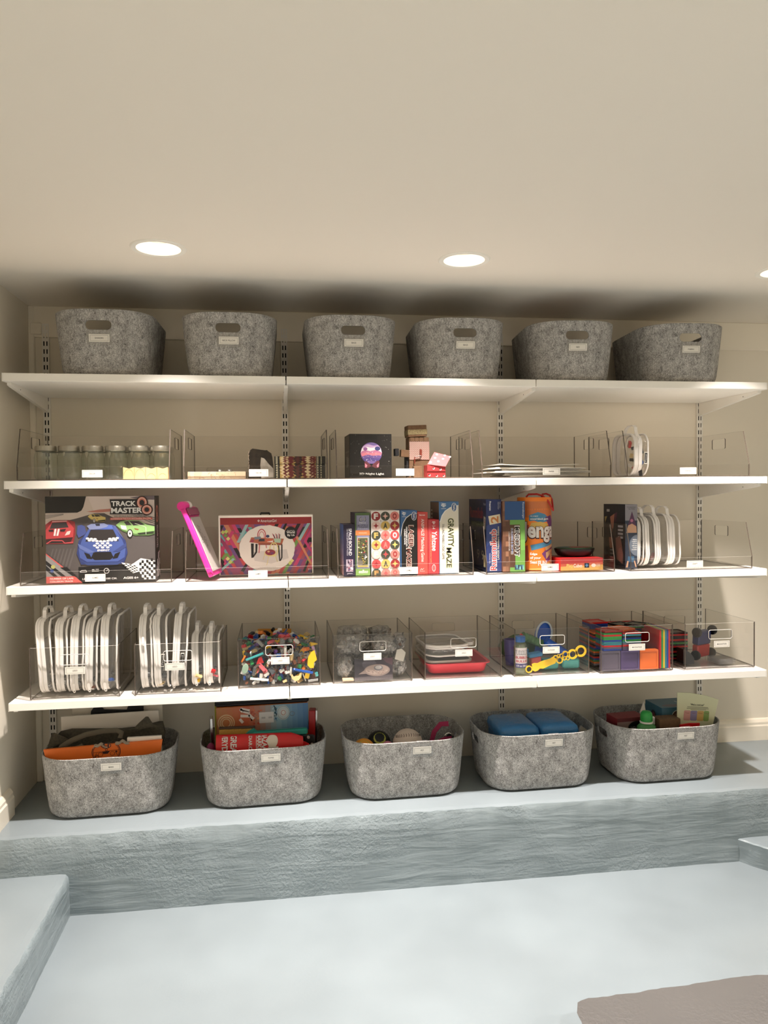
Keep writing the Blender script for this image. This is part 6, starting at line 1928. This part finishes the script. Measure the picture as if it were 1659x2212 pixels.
for k in range(N+1):
    x = -.148+.305*k/N
    tap = 1 if x < .115 else 1-(x-.115)/.05*.35
    rows.append((x, .030*tap*(1+.03*math.sin(k)), .058*tap*(1-.10*(k/N))))
vs, fs = [], []
n = 20
for x, ry, rz_ in rows:
    for i in range(n):
        t = 2*PI*i/n
        vs.append((x, ry*math.cos(t), rz_*math.sin(t)))
for k in range(N):
    for i in range(n):
        fs.append((k*n+i, k*n+(i+1) % n, (k+1)*n+(i+1) % n, (k+1)*n+i))
fs += [tuple(range(n)), tuple(range(N*n, (N+1)*n))]
m.add(vs, fs); m.build('roll', REDV, o, smooth=60)
class Roll(Wrap):
    """print wrapped over a roll lying along X (elliptic section)"""
    def build_roll(s, name, parent, x0, ry, rz_, a0, a1):
        vs = []
        for u, v, k in s.v:
            a = a0+(a1-a0)*v/s.h
            q = 1-.10*((x0+u+.153)/.31)
            vs.append((x0+u, -(ry+.0016+k)*math.cos(a), (rz_*q+.0018+k)*math.sin(a)))
        s.v = vs
        return s.build(name, parent, Matrix.Identity(4))
    def subv(s, n=8):
        for v in range(len(s.v)):
            s.v[v] = (s.v[v][1], s.v[v][0], s.v[v][2])
        w_, s.w = s.w, s.h
        s.sub(n)
        s.w = w_
        s.v = [(b, a, c) for a, b, c in s.v]
        return s
WW = (240, 232, 226)
def roll_print(name, draw):
    A = Roll((170, 450, 1285, 650), .288, .078)
    draw(A)
    A.v = [(a, min(max(b, 0), .078), c) for a, b, c in A.v]
    A.subv().build_roll(name, o, -.148, .030, .058, -.1, 1.15)
roll_print('slogan_lettering', lambda A: (A.text('EVERYDAY', 250, 400, 330, 700, WW, rot=-90, bold=.03), A.text('GREAT', 365, 440, 450, 680, WW, rot=-90, bold=.03)))
roll_print('shop_lettering', lambda A: (A.text('BAZAAR.COM', 610, 400, 656, 680, WW, rot=-90, bold=.03), A.text('MARKET', 724, 440, 780, 660, WW, rot=-90, bold=.03), A.text('BAZAAR', 790, 430, 860, 670, WW, rot=-90, bold=.03),
           A.rect(708, 452, 716, 650, WW), A.rect(784, 452, 788, 650, WW), A.ell(930, 525, 74, 80, (240, 226, 206)), A.rect(870, 590, 1010, 650, (240, 226, 206)), A.rect(930, 606, 980, 650, (190, 30, 30))))
MB().plate([(.12, -.03), (.185, -.045), (.178, .012), (.168, .018), (.118, .04)], (), .003, FRONT(0, -.012, 0)).build('flap', REDV, o)
o = thing('zip_case', 'teal zip case with folded corners lying behind the red roll', 'case', (.85, -.304, .485), (0, .0, .05))
MB().box(-.085, .115, -.012, .012, .0, .022, b=.005).build('case', mat('teal_fabric', (40, 140, 126), .7), o)
MB().plate([(-.12, .004), (-.098, .024), (-.078, .034), (-.055, .014), (-.06, .0)], (), .008, FRONT(0, -.006, 0)).build('corner_tab', mat('teal_fabric', (40, 140, 126), .7), o)
MB().plate([(-.01+.01, -.004), (.035, .018), (.056, -.012), (.05, -.016)], (), .006, FRONT(0, -.016, 0)).build('corner_tab', mat('teal_fabric', (40, 140, 126), .7), o)
MB().tube([(-.08, -.002, .0235), (.11, -.002, .0235)], .0018, 6).build('zipper', mat('teal_zip', (30, 110, 100), .5), o)
o = thing('dotted_pouch', 'black pouch with white polka dots at the open side of the totes basket', 'pouch', (.966, -.318, .40), (0, -.1, -.45))
MB().box(-.034, .034, -.006, .006, 0, .088, b=.004).build('pouch', mat('black_nylon', (18, 18, 20), .55), o)
A = Art((0, 0, 68, 88), .068, .088)
for x, y in ((14, 12), (46, 8), (30, 30), (58, 34), (10, 44), (42, 54), (20, 70), (56, 74)):
    A.ell(x, y, 6, 6, (206, 200, 190), 14)
A.build('dot_print', o, FRONT(-.034, -.0063, 0))
o = thing('woven_purse', 'brown and gold woven purse edge behind the red roll', 'purse', (.70, -.302, .36), (0, .03, .05))
MB().box(-.055, .06, -.006, .006, 0, .158, b=.002).build('purse', mat('gold_weave', (196, 156, 70), .5, vary=(500, (150, 110, 40)), bump=(500, .6, .002)), o)
MB().box(-.056, .072, -.007, .007, .1585, .166, b=.002).build('clasp', mat('brown_leather', (64, 44, 26), .5), o)
o = thing('berry_cushion', 'dark berry coloured fabric end poking out beside the red roll', 'fabric', (.622, -.335, .43))
MB().ball((0, 0, .02), .018, .024, .032, 14, 10).build('cloth', mat('berry_fabric', (110, 24, 66), .8), o, smooth=80)

# ---- pet basket with ball
o = thing('folded_blanket', 'dark folded blanket lying under the ball in the pet basket', 'blanket', (1.318, -.262, .2725))
MB().box(-.17, .17, -.115, .115, 0, .048, b=.02).build('fold', mat('dark_fleece', (62, 60, 60), .95), o)
MB().box(-.165, .165, -.11, .11, .0485, .098, b=.02).build('fold', mat('dark_fleece', (62, 60, 60), .95), o)
o = thing('softball', 'white softball with dark stitching in the pet basket', 'ball', (1.335, -.302, .371))
MB().ball((0, 0, .057), .0565, n=32, m=20).build('cover', mat('leather_white', (214, 196, 182), .6, bump=(220, .3, .002)), o, smooth=80)
m = MB()
for k in range(15):
    a = -1.2+2.4*k/14
    p = Vector((.0565*math.sin(a)*.92, -.052*math.cos(a)*.62, .057+.0565*(.62+.12*math.cos(a))))
    d = (p-Vector((0, 0, .057))).normalized()
    c0 = Vector((0, 0, .057))+d*.0568
    t = Vector((.002, .0, 0)); u = d.cross(Vector((1, 0, 0))).normalized()*.0065
    m.tube([tuple(c0-u-t), tuple(c0+d*.0006), tuple(c0+u-t)], .0008, 4)
m.build('stitching', mat('dark_thread', (60, 30, 30), .7), o)
for nm, lb, c, x, y, r, z in (('rubber_ball', 'orange rubber ball in the pet basket', (226, 150, 40), 1.17, -.305, .043, .3712), ('rubber_ball', 'black rubber ball in the pet basket', (20, 20, 22), 1.235, -.235, .045, .3712)):
    o = thing(nm, lb, 'ball', (x, y, z), group='rubber balls in the pet basket')
    MB().ball((0, 0, r+.0005), r, n=20, m=14).build('rubber', mat('rubber_%d' % int(c[0]), c, .5), o, smooth=80)
    MB().lathe([(r*.5, 0), (r*.52, .003), (r*.4, .004), (.001, .004)], 14, M=Matrix.Translation((0, -r*.62, r*1.55)) @ Matrix.Rotation(.8, 4, 'X')).build('cap', mat('lime_rubber', (170, 170, 70), .5), o)
o = thing('pink_dog_toy', 'pink bone shaped dog toy beside the softball', 'dog toy', (1.255, -.325, .3715), (0, 0, .3))
MB().ball((0, 0, .04), .03, .02, .04, 16, 10).box(-.02, .022, -.012, .012, .02, .06, b=.006).build('toy', mat('dusty_pink', (200, 120, 140), .6), o, smooth=60)
o = thing('dog_harness', 'magenta and black webbing dog harness with pale stitching', 'harness', (1.44, -.30, .3715))
MAG = mat('magenta_webbing', (150, 26, 74), .7)
for k, pth in enumerate(([(-.03, -.02, .02), (-.01, -.03, .06), (.03, -.03, .076), (.06, -.01, .07)], [(-.025, .01, .01), (-.0, .02, .09), (.025, .02, .118), (.055, .02, .118)], [(-.01, .0, .0), (.03, .0, .05), (.06, .01, .08), (.075, .03, .06), (.07, .05, .01)], [(-.03, -.03, .0), (.0, -.04, .046), (.03, -.036, .05), (.06, -.02, .03)])):
    s_ = MB().tube(pth, .013, 4, flat=.18, up=(0, .5, 1)).build('strap', MAG if k != 2 else BLACKP, o)
MB().tube([(.05+.014*math.cos(t), .0, .075+.014*math.sin(t)) for t in [2*PI*k/14 for k in range(14)]], .002, 6, True).build('ring', CHROME, o)

# ---- pet basket with pads
o = thing('pad_pack', 'blue plastic wrapped pack of two stacks of pet pads', 'pad pack', (1.83, -.262, .272))
PB = mat('blue_wrap', (58, 122, 178), .22, bump=(30, .5, .01))
for k, (x0, x1, h) in enumerate(((-.158, -.003, .218), (-.002, .150, .221))):
    m = MB()
    for z, i in ((0, .03), (.03, .012), (.06, .008), (.12, .006), (h-.05, .004), (h-.03, .0), (h-.012, .004), (h-.003, .016), (h, .04)):
        m.v += [(x, y, z) for x, y in rrect(x0+i, -.108+i, x1-i, .10-i, .02, 3)]
    n = 16
    L = len(m.v)//n
    for a in range(L-1):
        for i in range(n):
            m.f.append((a*n+i, a*n+(i+1) % n, (a+1)*n+(i+1) % n, (a+1)*n+i)); m.m.append(0)
    m.f += [tuple(range(n-1, -1, -1)), tuple(range((L-1)*n, L*n))]; m.m += [0, 0]
    m.build('pad_stack', PB, o, smooth=50)
for k in range(5):
    MB().box(-.15, .145, -.1085, -.1078, .13+k*.012, .1312+k*.012).build('pad_edge', mat('pad_edge', (40, 92, 150), .4), o)
o2 = MB().plate([(-.03, .0), (.03, .004), (.07, .02), (.05, .03), (-.02, .02)], (), .001, FRONT(0, 0, 0)).build('torn_wrap', clear('torn_film', (.8, .85, .9), .1, .5, .1, haze=.4), o, loc=(.02, -.1102, .15))

# ---- pet basket with blue box
BX, BYC = 2.33, -.268
o = thing('camera_box', 'blue product box with a round photo, in the pet basket', 'box', (2.411, -.30, .30), (0, 0, .02))
MB().box(-.07, .075, 0, .13, 0, .213, b=.001).build('carton', mat('teal_blue_carton', (52, 104, 128), .45), o)
A = Art((575, 175, 890, 420), .145, .1)
A.rect(575, 175, 890, 420, (56, 110, 134)); A.poly([(740, 190), (890, 175), (890, 290), (800, 290), (760, 250)], (176, 160, 150)); A.poly([(800, 180), (840, 178), (820, 290), (790, 290)], (206, 190, 180)); A.ell(725, 252, 58, 54, (226, 222, 214)); A.ell(725, 252, 52, 48, (90, 56, 44)); A.ell(705, 258, 22, 24, (150, 100, 80)); A.ell(748, 240, 20, 24, (50, 34, 30))
A.build('front_print', o, FRONT(-.07, -.0003, .113))
A = Art((0, 0, 100, 90), .145, .13)
A.rect(1, 1, 99, 89, (80, 130, 152)); A.ell(38, 70, 26, 12, (120, 110, 120)); A.line([(70, 30), (72, 40), (80, 38)], 3, (240, 240, 240))
A.build('top_print', o, TOPF(-.07, 0, .2132))
A = Art((0, 0, 130, 213), .13, .213); A.ell(66, 50, 22, 26, (30, 40, 60)); A.ell(66, 50, 14, 18, (140, 60, 80)); A.build('side_print', o, LEFTF(-.0702, .13, 0))
o = thing('treat_pouch', 'pale stand-up treat pouch with coloured panels', 'treat pouch', (2.452, -.336, .372), (.05, .06, -.08))
m = MB()
m.plate([(-.062, 0), (.066, 0), (.07, .09), (.083, .186), (.03, .200), (-.03, .208), (-.082, .208), (-.074, .10)], (), .004, FRONT(0, -.004, 0))
m.plate([(-.06, 0), (.064, 0), (.066, .1), (-.068, .1)], (), .022, FRONT(0, .002, 0))
m.build('pouch', mat('pale_pouch', (206, 206, 170), .4), o)
A = Art((890, 150, 1280, 370), .15, .10)
A.text('"Who\'s a good pup?"', 1015, 218, 1158, 240, (40, 40, 34), bold=.02, shear=-.1)
A.rect(985, 246, 1200, 250, (90, 90, 76)); A.rect(980, 258, 1206, 262, (90, 90, 76)); A.rect(1020, 268, 1180, 271, (90, 90, 76))
for k, c in enumerate(((226, 160, 150), (150, 140, 186), (226, 180, 80), (140, 180, 80))):
    A.poly(rrect(955+k*68, 278, 1025+k*68 if k < 3 else 1215, 366, 12, 3), c); A.text(['Treats', 'Topper', 'Chews', 'Hugs'][k], 968+k*68, 294, 1010+k*68, 306, (150, 60, 50))
A.build('front_print', o, FRONT(-.075, -.0044, .098))
o = thing('shampoo_bottle', 'green bottle with a rounded bright green cap in the pet basket', 'bottle', (2.247, -.36, .28))
MB().lathe([(.03, 0), (.034, .004), (.034, .15), (.037, .172), (.036, .186), (.024, .197), (.022, .199)], 26, a=1, b=.75).build('bottle', mat('green_bottle', (70, 140, 76), .35), o, smooth=50)
MB().lathe([(.0245, .1995), (.0245, .205), (.022, .206)], 24).build('collar', mat('white_plastic', (240, 236, 232), .3), o, smooth=50)
MB().lathe([(.0225, .2065), (.0225, .226), (.021, .236), (.015, .243), (.001, .245)], 24).build('cap', mat('bright_green', (40, 150, 66), .35), o, smooth=60)
o = thing('pump_bottle', 'small white pump bottle behind the green cap', 'bottle', (2.287, -.325, .28))
MB().lathe([(.016, 0), (.018, .003), (.018, .16), (.009, .172), (.009, .178)], 18).build('bottle', mat('white_plastic', (240, 236, 232), .3), o, smooth=50)
MB().box(-.011, .011, -.008, .008, .1785, .21, b=.003).build('pump', mat('white_plastic', (240, 236, 232), .3), o)
o = thing('brown_carton', 'plain brown carton lying in front of the blue product box', 'box', (2.335, -.362, .30))
MB().box(-.036, .05, 0, .055, 0, .188, b=.001).build('carton', CARD, o)
o = thing('red_packet', 'shiny red packet leaning at the basket front', 'packet', (2.392, -.385, .33), (.0, .12, -.05))
MB().plate([(-.034, 0), (.036, 0), (.04, .15), (-.0, .146), (-.036, .138)], (), .008, FRONT(0, 0, 0)).build('packet', mat('red_foil', (190, 26, 30), .25), o)
o = thing('treat_box', 'maroon and pink box with a black oval label in the pet basket', 'box', (2.205, -.325, .30), (0, 0, .1))
MB().box(-.062, .062, 0, .08, 0, .19, b=.001).build('carton', mat('maroon_carton', (120, 30, 40), .5), o)
A = Art((165, 250, 420, 400), .124, .075)
A.rect(165, 250, 420, 400, (150, 120, 116)); A.rect(165, 250, 420, 278, (110, 30, 40)); A.ell(340, 330, 80, 52, (26, 22, 22)); A.text('EARTH ANIMAL', 284, 320, 396, 342, (200, 190, 180))
A.build('front_print', o, FRONT(-.062, -.0003, .115))
o = thing('tissue', 'crumpled white tissue peak behind the green bottle', 'tissue', (2.283, -.262, .30))
MB().plate([(-.02, 0), (.022, 0), (.016, .17), (.004, .232), (-.012, .19)], (), .004, FRONT(0, 0, 0)).build('tissue', SHEET, o)

# ================================================================ IN THE TOP BASKETS (seen through the handle holes)
for nm, lb, x, c, rd, top in (('travel_pillow', 'black neck pillow inside the NECK PILLOW basket', .735, (22, 22, 24), (.06, .15, .07), .166), ('folded_bag', 'navy folded bag inside the third basket of the top shelf', 1.132, (26, 34, 84), (.11, .16, .078), .166), ('folded_bag', 'black folded bag inside the fourth basket of the top shelf', 1.534, (16, 18, 30), (.10, .16, .076), .163), ('folded_cloth', 'dark folded cloth inside the FABRIC basket', 2.41, (60, 56, 50), (.09, .15, .07), .158), ('folded_cloth', 'red folded cloth inside the RED basket', 1.962, (150, 40, 40), (.09, .15, .066), .146), ('cocktail_shaker', 'steel cocktail shaker lying inside the SHAKERS basket', .293, (190, 188, 184), (.05, .15, .06), .146)):
    o = thing(nm, lb, nm.split('_')[-1], (x, -.224, SZ[0]+.008))
    m = MB(); m.ball((0, 0, 0), *rd, n=24, m=14)
    for i, v in enumerate(m.v):
        d = 1+.10*noise.noise(Vector(v)*25+Vector((x*9, 0, 0)))
        m.v[i] = (v[0]*d, v[1], max(-(top/2), min(top/2, v[2]/rd[2]*top/2*d))+top/2)
    m.build('fabric' if nm != 'cocktail_shaker' else 'steel_body', mat('stuff_'+nm+str(c[0]), c, .8 if nm != 'cocktail_shaker' else .25, metal=0 if nm != 'cocktail_shaker' else 1), o, smooth=80)
